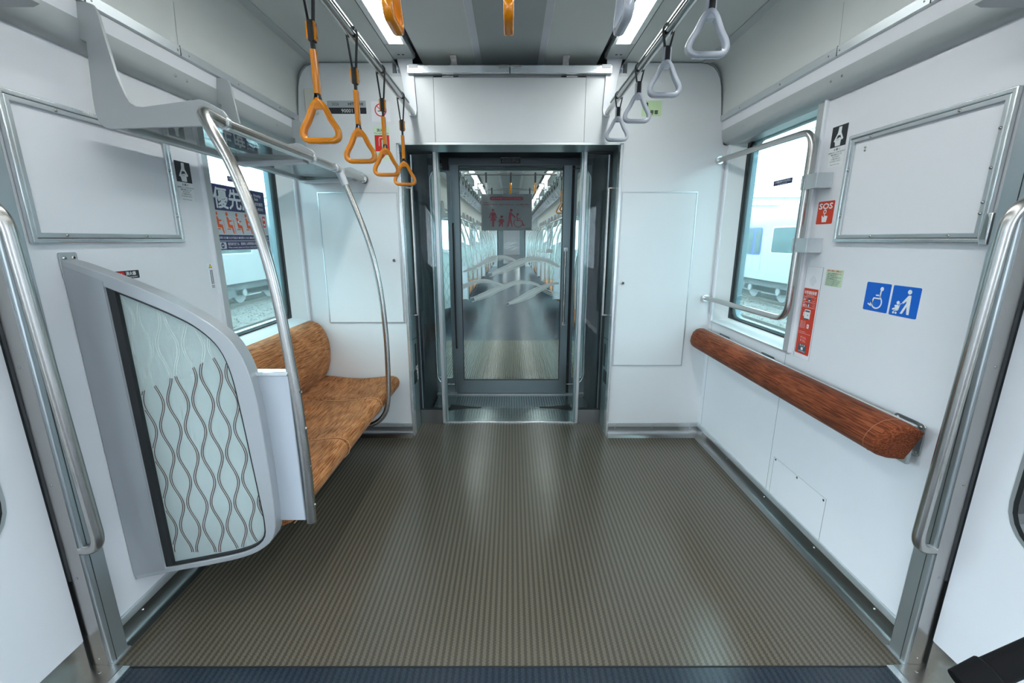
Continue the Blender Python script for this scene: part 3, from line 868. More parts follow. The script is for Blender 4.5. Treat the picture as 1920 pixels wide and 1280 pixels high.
# floor plates
tp = thing('gangway_plate', (0, 3.2, 0), 'chequered steel gangway plate next to the brown floor', 'floor plate')
MB().box(-0.50, 0.50, 3.062, 3.37, -0.02, 0.006).build('plate', 'plate', parent=tp, bevel=0.002)
MB().box(-0.50, 0.50, 3.058, 3.075, -0.01, 0.009).build('front_edge', 'alu_bright', parent=tp, bevel=0.002)
st = MB()
for i in range(44):
    for jn in range(12):
        x = -0.46 + i * 0.0214; y = 3.14 + jn * 0.018
        a = 0.7 if (i + jn) % 2 else -0.7
        dx, dy = 0.006 * math.cos(a), 0.006 * math.sin(a)
        st.add([(x - dx, y - dy, 0.006), (x + dy * .25, y - dx * .25, 0.0075), (x + dx, y + dy, 0.006), (x - dy * .25, y + dx * .25, 0.0075)], [(0, 1, 2, 3)])
st.build('tread_pattern', 'plate', parent=tp, smooth=0)
tp2 = thing('gangway_plate', (0, 3.5, 0), 'chequered steel gangway plate at the foot of the glass door', 'floor plate')
MB().box(-0.64, 0.64, 3.36, 3.655, -0.02, 0.004).build('plate', 'plate', parent=tp2, bevel=0.002)
st = MB()
for i in range(44):
    for jn in range(13):
        x = -0.46 + i * 0.0214; y = 3.39 + jn * 0.019
        a = 0.7 if (i + jn) % 2 else -0.7
        dx, dy = 0.006 * math.cos(a), 0.006 * math.sin(a)
        st.add([(x - dx, y - dy, 0.004), (x + dy * .25, y - dx * .25, 0.0055), (x + dx, y + dy, 0.004), (x - dy * .25, y + dx * .25, 0.0055)], [(0, 1, 2, 3)])
st.build('tread_pattern', 'plate', parent=tp2, smooth=0)
for sx, side in ((-1, 'left'), (1, 'right')):
    o = MB().prism([(sx * x, y) for x, y in [(0.50, 3.295), (0.50, 3.42), (0.32, 3.372), (0.24, 3.362), (0.24, 3.352), (0.36, 3.343)]], 'z', 0.0062, 0.0095).build('rubber_flap', 'dark', smooth=0)
    tag(o, 'tapered black rubber flap on the %s of the gangway plates' % side, 'rubber flap')
df = MB().box(-0.72, 0.72, 3.05, 4.12, -0.12, -0.02).build('floor_gangway', 'dark', smooth=0)
tag(df, 'dark floor beneath the gangway plates', 'floor', kind='structure')

# gangway door wall at y = 3.70
YD = 3.70
gd = thing('door_1', (0, YD, 0), 'glazed sliding gangway door in a dark grey frame', 'door', kind='structure')
fr = MB()
fr.ring([(-0.74, -0.02), (0.74, -0.02), (0.74, 2.06), (-0.74, 2.06)], [(-0.66, 0.012), (0.66, 0.012), (0.66, 1.935), (-0.66, 1.935)], 'y', YD - 0.02, YD + 0.06)
fr.build('outer_frame', 'doorframe', parent=gd, smooth=0)
for sx in (-1, 1):
    xi, xo = (0.520, 0.660) if sx > 0 else (0.485, 0.660)
    MB().ring(rrect(xi, 0.012, xo, 1.935, 0.003, 5) if sx > 0 else rrect(-xo, 0.012, -xi, 1.935, 0.003, 5),
              rrect(xi + .022, 0.150, xo - .022, 1.885, 0.02, 5) if sx > 0 else rrect(-xo + .022, 0.150, -xi - .03, 1.885, 0.02, 5),
              'y', YD - 0.005, YD + 0.03).build('side_frame', 'doorleaf', parent=gd, smooth=0)
    a, b = (xi + .01, xo - .01) if sx > 0 else (-xo + .01, -xi - .01)
    MB().box(a, b, YD + 0.008, YD + 0.013, 0.14, 1.90).build('side_pane', 'clear', parent=gd, smooth=0)
tl = [(-0.50, 0.10), (-0.60, 0.10), (-0.648, 0.15), (-0.648, 1.86), (-0.60, 1.91), (-0.50, 1.91)]
for sx in (-1, 1):
    MB().tube([(sx * abs(p.x), YD - 0.02, p.y) for p in fillet([Vector((x, z)) for x, z in tl], 0.04, 5)], 0.005, 8).build('edge_trim', 'alu_bright', parent=gd)
# sliding leaf
lf = MB(); lf.ring([(-0.480, 0.016), (0.496, 0.016), (0.496, 1.955), (-0.480, 1.955)], [(-0.412, 0.142), (0.428, 0.142), (0.428, 1.93), (-0.412, 1.93)], 'y', YD - 0.03, YD + 0.004)
leaf = lf.build('door_leaf', 'doorleaf', parent=gd, bevel=0.002)
MB().box(-0.413, 0.429, YD - 0.016, YD - 0.011, 0.14, 1.932).build('glass_pane', 'clear', parent=gd, smooth=0)
gk = MB(); gk.ring([(-0.414, 0.140), (0.430, 0.140), (0.430, 1.932), (-0.414, 1.932)], [(-0.408, 0.146), (0.424, 0.146), (0.424, 1.926), (-0.408, 1.926)], 'y', YD - 0.0315, YD - 0.010)
gk.build('glass_gasket', 'dark', parent=gd, smooth=0)
MB().box(0.497, 0.520, YD - 0.012, YD + 0.01, 0.012, 1.94).build('shadow_gap', 'dark', parent=gd, smooth=0)
MB().box(-0.66, 0.66, YD - 0.034, YD - 0.005, 1.935, 2.02).build('track_cover', 'doorframe', parent=gd, smooth=0)
MB().box(-0.66, 0.66, YD - 0.04, YD, 0.004, 0.014).build('bottom_track', 'alu', parent=gd, smooth=0)
b = MB()
b.box(-0.60, -0.545, YD - 0.05, YD - 0.02, 1.945, 1.975); b.box(-0.54, -0.49, YD - 0.045, YD - 0.02, 1.90, 1.985)
b.build('door_closer', 'gap', parent=gd, bevel=0.003)
hb = MB()
hb.cyl((0.455, YD - 0.06, 0.65), (0.455, YD - 0.06, 1.29), 0.009)
for z in (0.66, 1.28): hb.box(0.440, 0.470, YD - 0.066, YD - 0.028, z - .015, z + .015)
hb.build('pull_handle', 'steel', parent=gd, bevel=0.001)
for sx, z0 in ((-1, 0.44), (1, 0.29)):
    x = sx * 0.468 if sx < 0 else 0.505
    path = fillet([(x + (0.0), YD - 0.02, z0), (x, YD - 0.065, z0), (x, YD - 0.065, 1.485), (x, YD - 0.02, 1.485)], 0.02, 5)
    MB().tube(path, 0.007, 10).build('long_handle', 'gap', parent=gd)

# notice and frosted waves on the door glass
YS = YD - 0.016
nt_ = Sign((-0.236, YS, 1.432), (1, 0, 0), (0, 0, 1), 0.0006)
nt_.base(0.412, 0.286, 'notice', 0.003)
nt_.rect(0.070, 0.238, 0.342, 0.265, 'wine', 1, r=0.012)
nt_.text('女性専用車についてのごあんない', 0.206, 0.245, 0.017, 'pink', 2, 'c', width=0.245)
nt_.text('女性専用車は', 0.014, 0.217, 0.008, 'darkred', 2, bold=0.01)
nt_.text('「小学生以下の男の子、お身体の不自由な方と、その介護者の男性も」', 0.206, 0.199, 0.013, 'darkred', 2, 'c', bold=0.015, width=0.385)
nt_.text('ご乗車いただけます', 0.400, 0.185, 0.008, 'darkred', 2, 'r')
R = 'darkred'
# woman
nt_.disc(0.094, 0.160, 0.011, R)
nt_.poly([(0.080, 0.145), (0.108, 0.145), (0.114, 0.138), (0.125, 0.099), (0.118, 0.096), (0.108, 0.128), (0.106, 0.112), (0.118, 0.077), (0.104, 0.077), (0.101, 0.029), (0.088, 0.029), (0.085, 0.077), (0.070, 0.077), (0.082, 0.112), (0.080, 0.128), (0.070, 0.096), (0.063, 0.099), (0.073, 0.138)], R, 2)
# child
nt_.disc(0.165, 0.108, 0.0105, R)
nt_.poly([(0.154, 0.110), (0.184, 0.110), (0.176, 0.114), (0.165, 0.120), (0.156, 0.115)], R, 2)
nt_.poly([(0.147, 0.092), (0.180, 0.092), (0.187, 0.070), (0.178, 0.066), (0.174, 0.064), (0.176, 0.030), (0.168, 0.030), (0.163, 0.052), (0.148, 0.030), (0.139, 0.033), (0.151, 0.060), (0.149, 0.066), (0.141, 0.070)], R, 2)
# carer
nt_.disc(0.243, 0.160, 0.0115, R)
nt_.poly([(0.228, 0.146), (0.240, 0.146), (0.280, 0.104), (0.273, 0.098), (0.246, 0.122), (0.244, 0.095), (0.256, 0.030), (0.244, 0.030), (0.234, 0.072), (0.222, 0.030), (0.208, 0.030), (0.220, 0.082)], R, 2)
# wheelchair
nt_.disc(0.296, 0.128, 0.0095, R)
nt_.stroke([(0.290, 0.120), (0.292, 0.078), (0.330, 0.078), (0.343, 0.038), (0.358, 0.046)], 0.007, R)
nt_.stroke([(0.291, 0.093), (0.319, 0.093)], 0.006, R)
nt_.arc(0.300, 0.061, 0.034, 125, 340, 0.006, R)
nt_.text('一般社団法人', 0.355, 0.012, 0.007, 'ink')
nt_ = nt_.build('notice', None, smooth=0)
tag(nt_, 'grey notice with dark red pictograms stuck on the gangway door glass', 'notice')

wv = Sign((0, YS, 0), (1, 0, 0), (0, 0, 1), 0.0008)
def px2(u, v):   # sketch grid of the wave print (crop units) to metres on the glass
    U = 855 + u / 9.846; V = 450 + v / 9.846
    return (-0.410 + (U - 861) * 0.840 / 186.0, 1.930 - (V - 312) * 1.788 / 398.0)
def brush(pts, wds, strands, frays=0.0):
    P = smooth_path([px2(*p) for p in pts], 46)
    Wd = smooth_path([(w, 0) for w in wds], 46)
    for a, b, t0, t1 in strands:          # lateral range, start and end along the stroke
        i0, i1 = int(t0 * 45), int(t1 * 45)
        L1 = []; L2 = []
        for i in range(i0, i1 + 1):
            t = (P[min(i + 1, 45)] - P[max(i - 1, 0)]).normalized(); n = Vector((-t.y, t.x))
            w = Wd[i].x / 9.846 * 0.0045
            L1.append(P[i] + n * (a - 0.5) * w); L2.append(P[i] + n * (b - 0.5) * w)
        k = len(L1)
        if k < 2: continue
        wv.use('wave')
        wv.add([wv.at(p.x, p.y, 1) for p in L1] + [wv.at(p.x, p.y, 1) for p in L2], [(i, i + 1, k + i + 1, k + i) for i in range(k - 1)])
S1 = [(0.30, 1.0, 0.04, 1.0), (0.20, 0.27, 0.0, 1.0), (0.06, 0.14, 0.1, 0.92), (-0.03, 0.02, 0.2, 0.75)]
S2 = [(0.22, 0.80, 0.05, 1.0), (0.84, 0.97, 0.0, 0.97), (0.06, 0.17, 0.0, 0.8), (-0.04, 0.01, 0.1, 0.55), (0.99, 1.04, 0.12, 0.5)]
brush([(60, 485), (300, 400), (540, 270), (790, 215), (950, 240), (1060, 290)], (30, 75, 110, 80, 70, 50), S1)
brush([(560, 530), (820, 440), (1080, 330), (1330, 245), (1580, 260), (1850, 385)], (90, 130, 130, 110, 100, 80), S2)
brush([(35, 790), (220, 690), (450, 640), (650, 670), (830, 735)], (95, 90, 65, 60, 50), S1)
brush([(220, 1000), (500, 895), (780, 770), (1080, 670), (1320, 680), (1540, 750)], (95, 110, 110, 95, 85, 60), S2)
brush([(880, 1080), (1180, 960), (1480, 800), (1700, 710), (1850, 680)], (55, 140, 130, 120, 60), S2)
brush([(1560, 800), (1660, 850), (1850, 900)], (70, 80, 95), [(0.0, 0.1, 0, 1), (0.3, 0.42, 0, 1), (0.6, 0.68, 0, 1), (0.85, 1.0, 0, 1)])
for k in range(3):
    a, b = px2(1445 + 55 * k, 95); q = 0.016
    wv.stroke([(a + q, b + q), (a, b), (a + q, b - q)], 0.006, 'wave', 1)
a, b = px2(1600, 130); wv.rect(a, b, a + 0.055, b + 0.030, 'wave', 1)
wv = wv.build('wave_print', None, parent=gd, smooth=0)
wv['label'] = 'pale brush-stroke wave pattern on the door glass'
hs = Sign((-0.075, YD - 0.036, 1.947), (1, 0, 0), (0, 0, 1), 0.0006)
hs.base(0.155, 0.055, 'plategrey', 0.001)
hs.rect(0.0, 0.0, 0.155, 0.037, 'black')
hs.text('お願い', 0.0775, 0.041, 0.011, 'ink', 2, 'c', bold=0.02)
hs.text('走行中は通り抜けをご遠慮ください', 0.0775, 0.022, 0.009, 'sgrey', 2, 'c', width=0.135)
hs.text('Please keep this door closed.', 0.0775, 0.009, 0.009, 'sgrey', 2, 'c', width=0.135)
tag(hs.build('door_sign', None, smooth=0), 'small black and grey request plate above the gangway door glass', 'sign')

# ============================================================ STRAPS
XR, ZR = 0.571, 2.083     # strap rails
def strap_rail(sx, side):
    t = thing('strap_rail', (sx * XR, 1.0, ZR), 'stainless steel hand strap rail running along the %s ceiling' % side, 'rail')
    MB().tube([(sx * XR, -5.4, ZR), (sx * XR, 2.79, ZR)], 0.015, 16).build('rail_tube', 'steel_rail', parent=t)
    MB().prism([(sx * x, z) for x, z in [(0.560, 2.102), (0.582, 2.102), (0.580, 2.112), (0.575, 2.116), (0.567, 2.116), (0.562, 2.112)]], 'y', -5.4, 2.66).build('rail_cap', 'alu', parent=t, smooth=60)
    w = MB(); w.box(sx * 0.568, sx * 0.574, -5.4, 2.66, 2.09, 2.11); w.build('rail_web', 'alu', parent=t, smooth=0)
    MB().tube([(sx * XR, 2.775, ZR), (sx * XR, 2.795, ZR)], 0.021, 18).build('end_collar', 'alu', parent=t)
    pts = [(0.650, 2.372), (0.562, 2.372), (0.548, 2.10), (0.553, 2.072), (0.571, 2.062), (0.592, 2.070), (0.608, 2.12), (0.630, 2.28)]
    MB().prism([(sx * x, z) for x, z in pts], 'y', 2.795, 2.803).build('end_bracket', 'satin_light', parent=t, bevel=0.001)
    return t
for sx, side in ((-1, 'left'), (1, 'right')): strap_rail(sx, side)

def make_strap(x, y, color, long, label, rot=0.0, ztop=ZR, cat='hand strap', group=None, detail=True):
    """hand strap; ring lies across the rail"""
    t = thing('hand_strap', (x, y, ztop - 0.45), label, cat, group)
    z0 = 1.645 if long else 1.868
    if rot: z0 = 1.868 if not long else 1.645
    rt = z0 + 0.126
    def R(p):                  # local offsets (across, along, z) to world
        a, b_, z = p
        return (x + a * math.cos(rot) - b_ * math.sin(rot), y + a * math.sin(rot) + b_ * math.cos(rot), z)
    ax = R((1, 0, 0)); fl_ = (ax[0] - x, ax[1] - y, 0)
    al = (-math.sin(rot), math.cos(rot), 0)
    bodym = 'orange' if color == 'orange' else 'greyplastic'
    # ring: rounded triangle
    W = 0.058
    tri = [(0, rt), (-0.022, rt - 0.034), (-0.050, z0 + 0.040), (-0.052, z0 + 0.018), (-0.036, z0 + 0.0085), (0, z0 + 0.0075), (0.036, z0 + 0.0085), (0.052, z0 + 0.018), (0.050, z0 + 0.040), (0.022, rt - 0.034)]
    tri = [(0, rt - 0.010), (-0.016, rt - 0.022), (-0.034, rt - 0.058), (-0.050, z0 + 0.042), (-0.053, z0 + 0.022), (-0.042, z0 + 0.010), (-0.02, z0 + 0.008), (0.02, z0 + 0.008), (0.042, z0 + 0.010), (0.053, z0 + 0.022), (0.050, z0 + 0.042), (0.034, rt - 0.058), (0.016, rt - 0.022)]
    P = []
    n = len(tri)
    for i in range(n):
        p0, p1, p2, p3 = (Vector(tri[(i + k - 1) % n]) for k in range(4))
        for k in range(5):
            s = k / 5
            P.append(0.5 * ((2 * p1) + (p2 - p0) * s + (2 * p0 - 5 * p1 + 4 * p2 - p3) * s * s + (-p0 + 3 * p1 - 3 * p2 + p3) * s ** 3))
    MB().tube([R((p.x, 0, p.y)) for p in P], 0, 12, closed=True, flat=(al, 0.0125, 0.0085)).build('ring', bodym, parent=t, smooth=60)
    top = MB().prism([(-0.017, rt - 0.030), (0.017, rt - 0.030), (0.006, rt + 0.001), (-0.006, rt + 0.001)], 'y', -0.010, 0.010)
    top.v = [R((p[0], p[1], p[2])) for p in top.v]
    top.build('ring_top', bodym, parent=t, bevel=0.002)
    zc = ztop - 0.135 if long else ztop - 0.075      # clamp centre
    # loop over the rail
    lp = []
    for k in range(9):
        a = PI * k / 8
        lp.append((0.0185 * math.cos(a), 0, ztop + 0.012 + 0.016 * math.sin(a)))
    lp = [(0.004, 0, zc)] + [(0.018, 0, ztop - 0.004)] + lp + [(-0.018, 0, ztop - 0.004), (-0.004, 0, zc)]
    MB().tube([R(p) for p in lp], 0, 8, flat=(al, 0.0095, 0.0022)).build('loop', 'strap', parent=t, smooth=60)
    cl = MB().prism(rrect(-0.0135, zc - 0.024, 0.0135, zc + 0.024, 0.003, 3), 'y', -0.009, 0.009)
    cl.v = [R(p) for p in cl.v]
    cl.build('clamp', 'strap' if not detail else bodym, parent=t, bevel=0.001)
    c2 = MB(); c2.prism(rrect(-0.0085, zc - 0.027, 0.0085, zc + 0.027, 0.002, 2), 'y', -0.0105, 0.0105)
    c2.v = [R((p[0], p[1] , p[2])) for p in c2.v]
    c2.build('clamp_band', 'strap', parent=t, smooth=0)
    for dz in (-0.016, 0.016): MB().tube([R((0.0130, 0, zc + dz)), R((0.0155, 0, zc + dz))], 0.0035, 8).build('rivet', 'steel', parent=t)
    if long:
        MB().tube([R((0, 0, zc)), R((0, 0, rt + 0.125))], 0, 8, flat=(al, 0.011, 0.004)).build('band', 'strap', parent=t)
        MB().tube([R((0, 0, rt + 0.012)), R((0, 0, rt + 0.128))], 0, 12, flat=(al, 0.013, 0.0085)).build('sleeve', bodym, parent=t, smooth=60)
    MB().tube([R((-0.004, 0, rt + 0.016 if long else zc)), R((-0.010, 0, rt - 0.012)), R((0, 0, rt - 0.018)), R((0.010, 0, rt - 0.012)), R((0.004, 0, rt + 0.016 if long else zc))], 0, 8, flat=(al, 0.010, 0.002)).build('ring_loop', 'strap', parent=t, smooth=60)
    return t

YST = (1.430, 1.785, 2.14, 2.497)
lab = ['orange hand strap on the left rail, nearest and largest', 'orange hand strap on the left rail, second from the camera',
       'orange hand strap on the left rail, third from the camera', 'orange hand strap on the left rail, farthest, beside the gangway header']
for y, l in zip(YST, lab): make_strap(-XR, y, 'orange', True, l)
lab = ['grey hand strap on the right rail, nearest and largest', 'grey hand strap on the right rail, second from the camera',
       'grey hand strap on the right rail, in front of the green car number sticker', 'grey hand strap on the right rail, farthest, beside the gangway header']
for y, l in zip(YST, lab): make_strap(XR, {1.430: 1.40, 1.785: 1.757, 2.14: 2.115, 2.497: 2.492}[y], 'grey', False, l)
cr = thing('cross_rail', (0, 1.22, ZR), 'stainless cross rail overhead carrying three hand straps', 'rail')
MB().tube([(-XR, 1.22, ZR + 0.0), (XR, 1.22, ZR + 0.0)], 0.013, 14).build('rail_tube', 'steel_rail', parent=cr)
make_strap(-0.281, 1.222, 'orange', False, 'orange hand strap seen edge-on at the top, left of centre', rot=PI / 2)
make_strap(0.003, 1.222, 'orange', False, 'orange hand strap seen edge-on at the top centre', rot=PI / 2)
make_strap(0.285, 1.222, 'grey', False, 'grey hand strap seen edge-on at the top, right of centre', rot=PI / 2)

# ============================================================ POSTER CLAMP BAR
pb = thing('poster_bar', (0, 2.79, 2.29), 'long aluminium poster clamp bar in front of the gangway header', 'poster bar')
for sx in (-1, 1):
    MB().box(sx * 0.003, sx * 0.588, 2.768, 2.792, 2.289, 2.330).build('bar', 'alu_bright', parent=pb, bevel=0.002)
    MB().box(sx * 0.527, sx * 0.580, 2.764, 2.79, 2.314, 2.334).build('end_clip', 'white_part', parent=pb, bevel=0.002)
    MB().box(sx * 0.014, sx * 0.068, 2.763, 2.79, 2.314, 2.333).build('clip', 'steel', parent=pb, bevel=0.004)
    br = MB(); br.box(sx * 0.303, sx * 0.340, 2.779, 2.782, 2.31, 2.372); br.box(sx * 0.303, sx * 0.340, 2.735, 2.782, 2.366, 2.371)
    br.build('hanger', 'steel', parent=pb, bevel=0.001)

# ============================================================ LUGGAGE RACK (left)
rk = thing('luggage_rack', (-1.1, 2.15, 1.69), 'glass luggage rack on three grey brackets above the left window', 'luggage rack')
BR = [(-1.254, 2.046), (-1.300, 2.050), (-1.303, 1.960), (-1.297, 1.948), (-1.276, 1.942), (-1.280, 1.895), (-1.290, 1.792), (-1.291, 1.745), (-1.286, 1.718), (-1.272, 1.703), (-1.249, 1.697), (-1.206, 1.700),
      (-0.957, 1.707), (-0.915, 1.706), (-0.889, 1.716), (-0.882, 1.736), (-0.892, 1.752), (-0.946, 1.780), (-0.962, 1.784), (-1.140, 1.762), (-1.162, 1.764), (-1.178, 1.775), (-1.188, 1.797), (-1.203, 1.85), (-1.226, 2.025), (-1.236, 2.040)]
for y in (1.48, 2.105, 2.775):
    MB().prism(BR, 'y', y, y + 0.010).build('bracket', 'satin', parent=rk, bevel=0.0015)
    MB().box(-1.31, -1.26, y + 0.008, y + 0.030, 1.945, 2.047).build('bracket_mount', 'alu_bright', parent=rk, bevel=0.002)
for a, b in ((1.492, 2.103), (2.117, 2.773)):
    MB().box(-1.235, -0.925, a, b, 1.712, 1.719).build('glass_shelf', 'shelf_glass', parent=rk, smooth=0)
    MB().box(-1.262, -1.232, a, b, 1.700, 1.730).build('back_bar', 'alu', parent=rk, bevel=0.004)
    MB().box(-0.932, -0.918, a, b, 1.708, 1.728).build('front_edge', 'alu_bright', parent=rk, bevel=0.002)
for y in (2.112, 2.74):
    MB().prism([(-1.262, 1.700), (-0.93, 1.712), (-0.93, 1.698), (-1.23, 1.686)], 'y', y - 0.03, y + 0.03).build('cross_member', 'satin_light', parent=rk, bevel=0.002)

# ============================================================ CURVED STANCHIONS AND RAIL (left)
gr = thing('stanchion_rail', (-0.85, 2.1, 0.26), 'curved stainless steel grab rail framing the priority seat on the left', 'grab rail')
p1 = [(-0.7025, 1.352, 0.384), (-0.698, 1.352, 0.547), (-0.699, 1.352, 0.70), (-0.703, 1.352, 0.85), (-0.711, 1.352, 0.985), (-0.722, 1.352, 1.145), (-0.739, 1.352, 1.285), (-0.768, 1.352, 1.430), (-0.806, 1.352, 1.560), (-0.838, 1.353, 1.634), (-0.866, 1.358, 1.685), (-0.884, 1.373, 1.714), (-0.895, 1.402, 1.725), (-0.899, 1.45, 1.722), (-0.900, 1.52, 1.718)]
MB().tube(smooth_path(p1, 70), 0.0165, 18).build('curved_post', 'steel', parent=gr)
MB().tube([(-0.900, 1.50, 1.719), (-0.900, 2.835, 1.719)], 0.0165, 18).build('top_rail', 'steel', parent=gr)
p2 = [(-0.901, 2.43, 1.712), (-0.857, 2.43, 1.60), (-0.776, 2.43, 1.356), (-0.732, 2.43, 1.124), (-0.714, 2.43, 0.85), (-0.716, 2.43, 0.593), (-0.726, 2.43, 0.44), (-0.748, 2.43, 0.35), (-0.798, 2.43, 0.29), (-0.875, 2.43, 0.262), (-1.00, 2.43, 0.262), (-1.148, 2.43, 0.262)]
MB().tube(smooth_path(p2, 70), 0.0145, 18).build('curved_post', 'steel', parent=gr)
for y in (1.49, 2.11, 2.37, 2.80):
    MB().tube([(-0.900, y - .008, 1.719), (-0.900, y + .008, 1.719)], 0.0215, 20).build('collar', 'alu_bright', parent=gr, bevel=0.001)
MB().tube([(-0.900, 2.40, 1.719), (-0.900, 2.46, 1.719)], 0.0200, 20).build('tee_joint', 'satin_light', parent=gr, bevel=0.001)
MB().tube([(-0.900, 2.43, 1.712), (-0.872, 2.43, 1.640)], [0.022, 0.018], 20).build('tee_neck', 'satin_light', parent=gr)
MB().tube([(-0.900, 2.822, 1.719), (-0.900, 2.838, 1.719)], 0.025, 20).build('wall_flange', 'steel', parent=gr, bevel=0.001)
sc = MB()
for z in (0.45, 0.60, 0.74, 0.87): sc.screw((-0.684, 1.352, z), 'x', 0.005, 0.003)
sc.build('screw', 'chrome', parent=gr)

# ============================================================ SEAT PARTITION (left)
pt = thing('seat_partition', (-1.05, 1.32, 0.184), 'seat end partition with frosted glass and wavy brown lines on the left', 'seat partition')
OUT = [(-1.327, 0.184), (-1.191, 0.216), (-1.053, 0.244), (-0.935, 0.274), (-0.868, 0.304), (-0.822, 0.345), (-0.803, 0.40), (-0.797, 0.504), (-0.798, 0.664), (-0.804, 0.835), (-0.821, 0.961), (-0.856, 1.049), (-0.916, 1.108), (-1.005, 1.167), (-1.139, 1.232), (-1.273, 1.285), (-1.327, 1.302)]
INN = [(-1.214, 0.232), (-1.168, 0.240), (-1.05, 0.265), (-0.945, 0.290), (-0.880, 0.317), (-0.846, 0.355), (-0.838, 0.41), (-0.842, 0.504), (-0.850, 0.640), (-0.860, 0.800), (-0.872, 0.940), (-0.898, 1.030), (-0.952, 1.092), (-1.02, 1.134), (-1.10, 1.172), (-1.214, 1.222)]
NP = 70
out = [(p.x, p.y) for p in smooth_path([Vector(p) for p in OUT], NP)]
inn = [(p.x, p.y) for p in smooth_path([Vector(p) for p in INN], NP)]
MB().ring(out, inn, 'y', 1.302, 1.352).build('frame', 'part_frame', parent=pt, bevel=0.003)
MB().prism([(-1.327, 0.20), (-1.2145, 0.225), (-1.2145, 1.238), (-1.327, 1.285)], 'y', 1.3005, 1.303).build('side_plate', 'part_plate', parent=pt, smooth=0)
i2 = []
for k, (x, z) in enumerate(inn):
    a = Vector(inn[max(k - 1, 0)]); b = Vector(inn[min(k + 1, NP - 1)])
    t = (b - a).normalized(); n = Vector((-t.y, t.x))
    w = 0.007
    i2.append((x + n.x * w, z + n.y * w))
i2 = [(max(x, -1.190), z) for x, z in i2]
MB().ring(inn, i2, 'y', 1.308, 1.345).build('seal', 'dark', parent=pt, smooth=0)
MB().prism(inn, 'y', 1.322, 1.330).build('frosted_glass', 'frost', parent=pt, smooth=0)
def xin(z):
    best = None
    for (xa, za), (xb, zb) in zip(i2[10:], i2[11:]):
        if min(za, zb) <= z <= max(za, zb) and max(xa, xb) > -1.18:
            x = xa + (xb - xa) * ((z - za) / (zb - za) if zb != za else 0)
            best = x if best is None else max(best, x)
    return best
def zlow(x):
    c = [za + (zb - za) * (x - xa) / (xb - xa) for (xa, za), (xb, zb) in zip(i2[:36], i2[1:37]) if xa <= x <= xb and xb > xa]
    return min(c) if c else 0.2
def zhigh(x):
    c = [za + (zb - za) * (x - xa) / (xb - xa) for (xa, za), (xb, zb) in zip(i2[34:], i2[35:]) if min(xa, xb) <= x <= max(xa, xb) and xb != xa]
    return max(c) if c else 1.3
lines = {'brownline': MB(), 'etch': MB()}
for k in range(9):
    x0 = -1.1740 + 0.0405 * k
    ph = 0 if k % 2 else PI
    for side in (-1, 1):
        prev = None
        for q in range(0, 330):
            z = 0.20 + q * 0.0034
            x = x0 + 0.0125 * math.sin(2 * PI * (z - 0.24) / 0.186 + ph) + side * 0.0031
            lim = -1.186
            ok = x > lim and z > zlow(x) + 0.002 and z < zhigh(x) - 0.002
            xi = xin(z)
            if xi is None or x > xi - 0.003: ok = False
            split = 0.895 + (x + 1.157) * 0.45
            name = 'brownline' if z < split else 'etch'
            if ok and prev and prev[2] == name:
                w = 0.0014
                lines[name].add([(prev[0] - w, 1.3212, prev[1]), (prev[0] + w, 1.3212, prev[1]), (x + w, 1.3212, z), (x - w, 1.3212, z)], [(0, 1, 2, 3)])
            prev = (x, z, name) if ok else None
lines['brownline'].build('printed_lines', 'brownline', parent=pt, smooth=0)['kind'] = 'stuff'
lines['etch'].build('etched_lines', 'etchline', parent=pt, smooth=0)['kind'] = 'stuff'
MB().prism(rrect(1.299, 1.245, 1.354, 1.322, 0.005, 3), 'x', -1.329, -1.324).build('wall_bracket', 'part_frame', parent=pt, bevel=0.001)
sc = MB()
for y in (1.313, 1.340): sc.screw((-1.324, y, 1.306), 'x', 0.0075, 0.004)
sc.build('screw', 'chrome', parent=pt)
MB().box(-0.830, -0.715, 1.338, 1.366, 0.397, 0.935).build('wing_panel', 'wing', parent=pt, bevel=0.003)
MB().box(-0.832, -0.715, 1.334, 1.370, 0.930, 0.944).build('wing_cap', 'alu_bright', parent=pt, bevel=0.002)

# ============================================================ PRIORITY SEAT (left)
st = thing('bench_seat', (-1.05, 2.1, 0.33), 'three-person priority seat in tan brown moquette on the left', 'bench seat')
bp = [(-1.328, 0.838), (-1.300, 0.838), (-1.270, 0.826), (-1.242, 0.800), (-1.220, 0.755), (-1.205, 0.700), (-1.202, 0.640), (-1.208, 0.570), (-1.225, 0.505), (-1.250, 0.460), (-1.262, 0.430), (-1.328, 0.430)]
back = MB()
ys = [1.385 + (2.825 - 1.385) * k / 60 for k in range(61)]
rows = []
for k, y in enumerate(ys):
    e = 0.0
    u = (y - 1.385) / 1.44 * 3
    bulge = 0.006 * math.sin(PI * (u % 1.0)) ** 0.7
    de = min(y - 1.385, 2.825 - y)
    rr = 0.0 if de > 0.03 else (0.03 - de) / 0.03
    row = []
    for i, (x, z) in enumerate(bp):
        fr_ = 1 if 1 <= i <= 10 else 0
        xx = x + bulge * fr_ * (1 if 3 <= i <= 8 else 0) - 0.022 * fr_ * rr ** 2
        zz = z - (0.010 * rr ** 2 if i in (1, 2, 3, 4) else 0)
        row.append((max(xx, -1.329), y, zz))
    rows.append(row)
back.grid(rows)
n = len(bp)
back.add(rows[0], [tuple(range(n))]); back.add(rows[-1], [tuple(range(n))])
back.build('backrest', 'moquette', parent=st, smooth=70)
sp = [(-1.300, 0.345), (-1.300, 0.455), (-1.262, 0.461), (-1.20, 0.457), (-1.10, 0.444), (-1.00, 0.441), (-0.90, 0.449), (-0.84, 0.458), (-0.80, 0.459), (-0.772, 0.450), (-0.757, 0.432), (-0.754, 0.408), (-0.762, 0.382), (-0.785, 0.356), (-0.84, 0.336), (-0.92, 0.332), (-1.05, 0.338)]
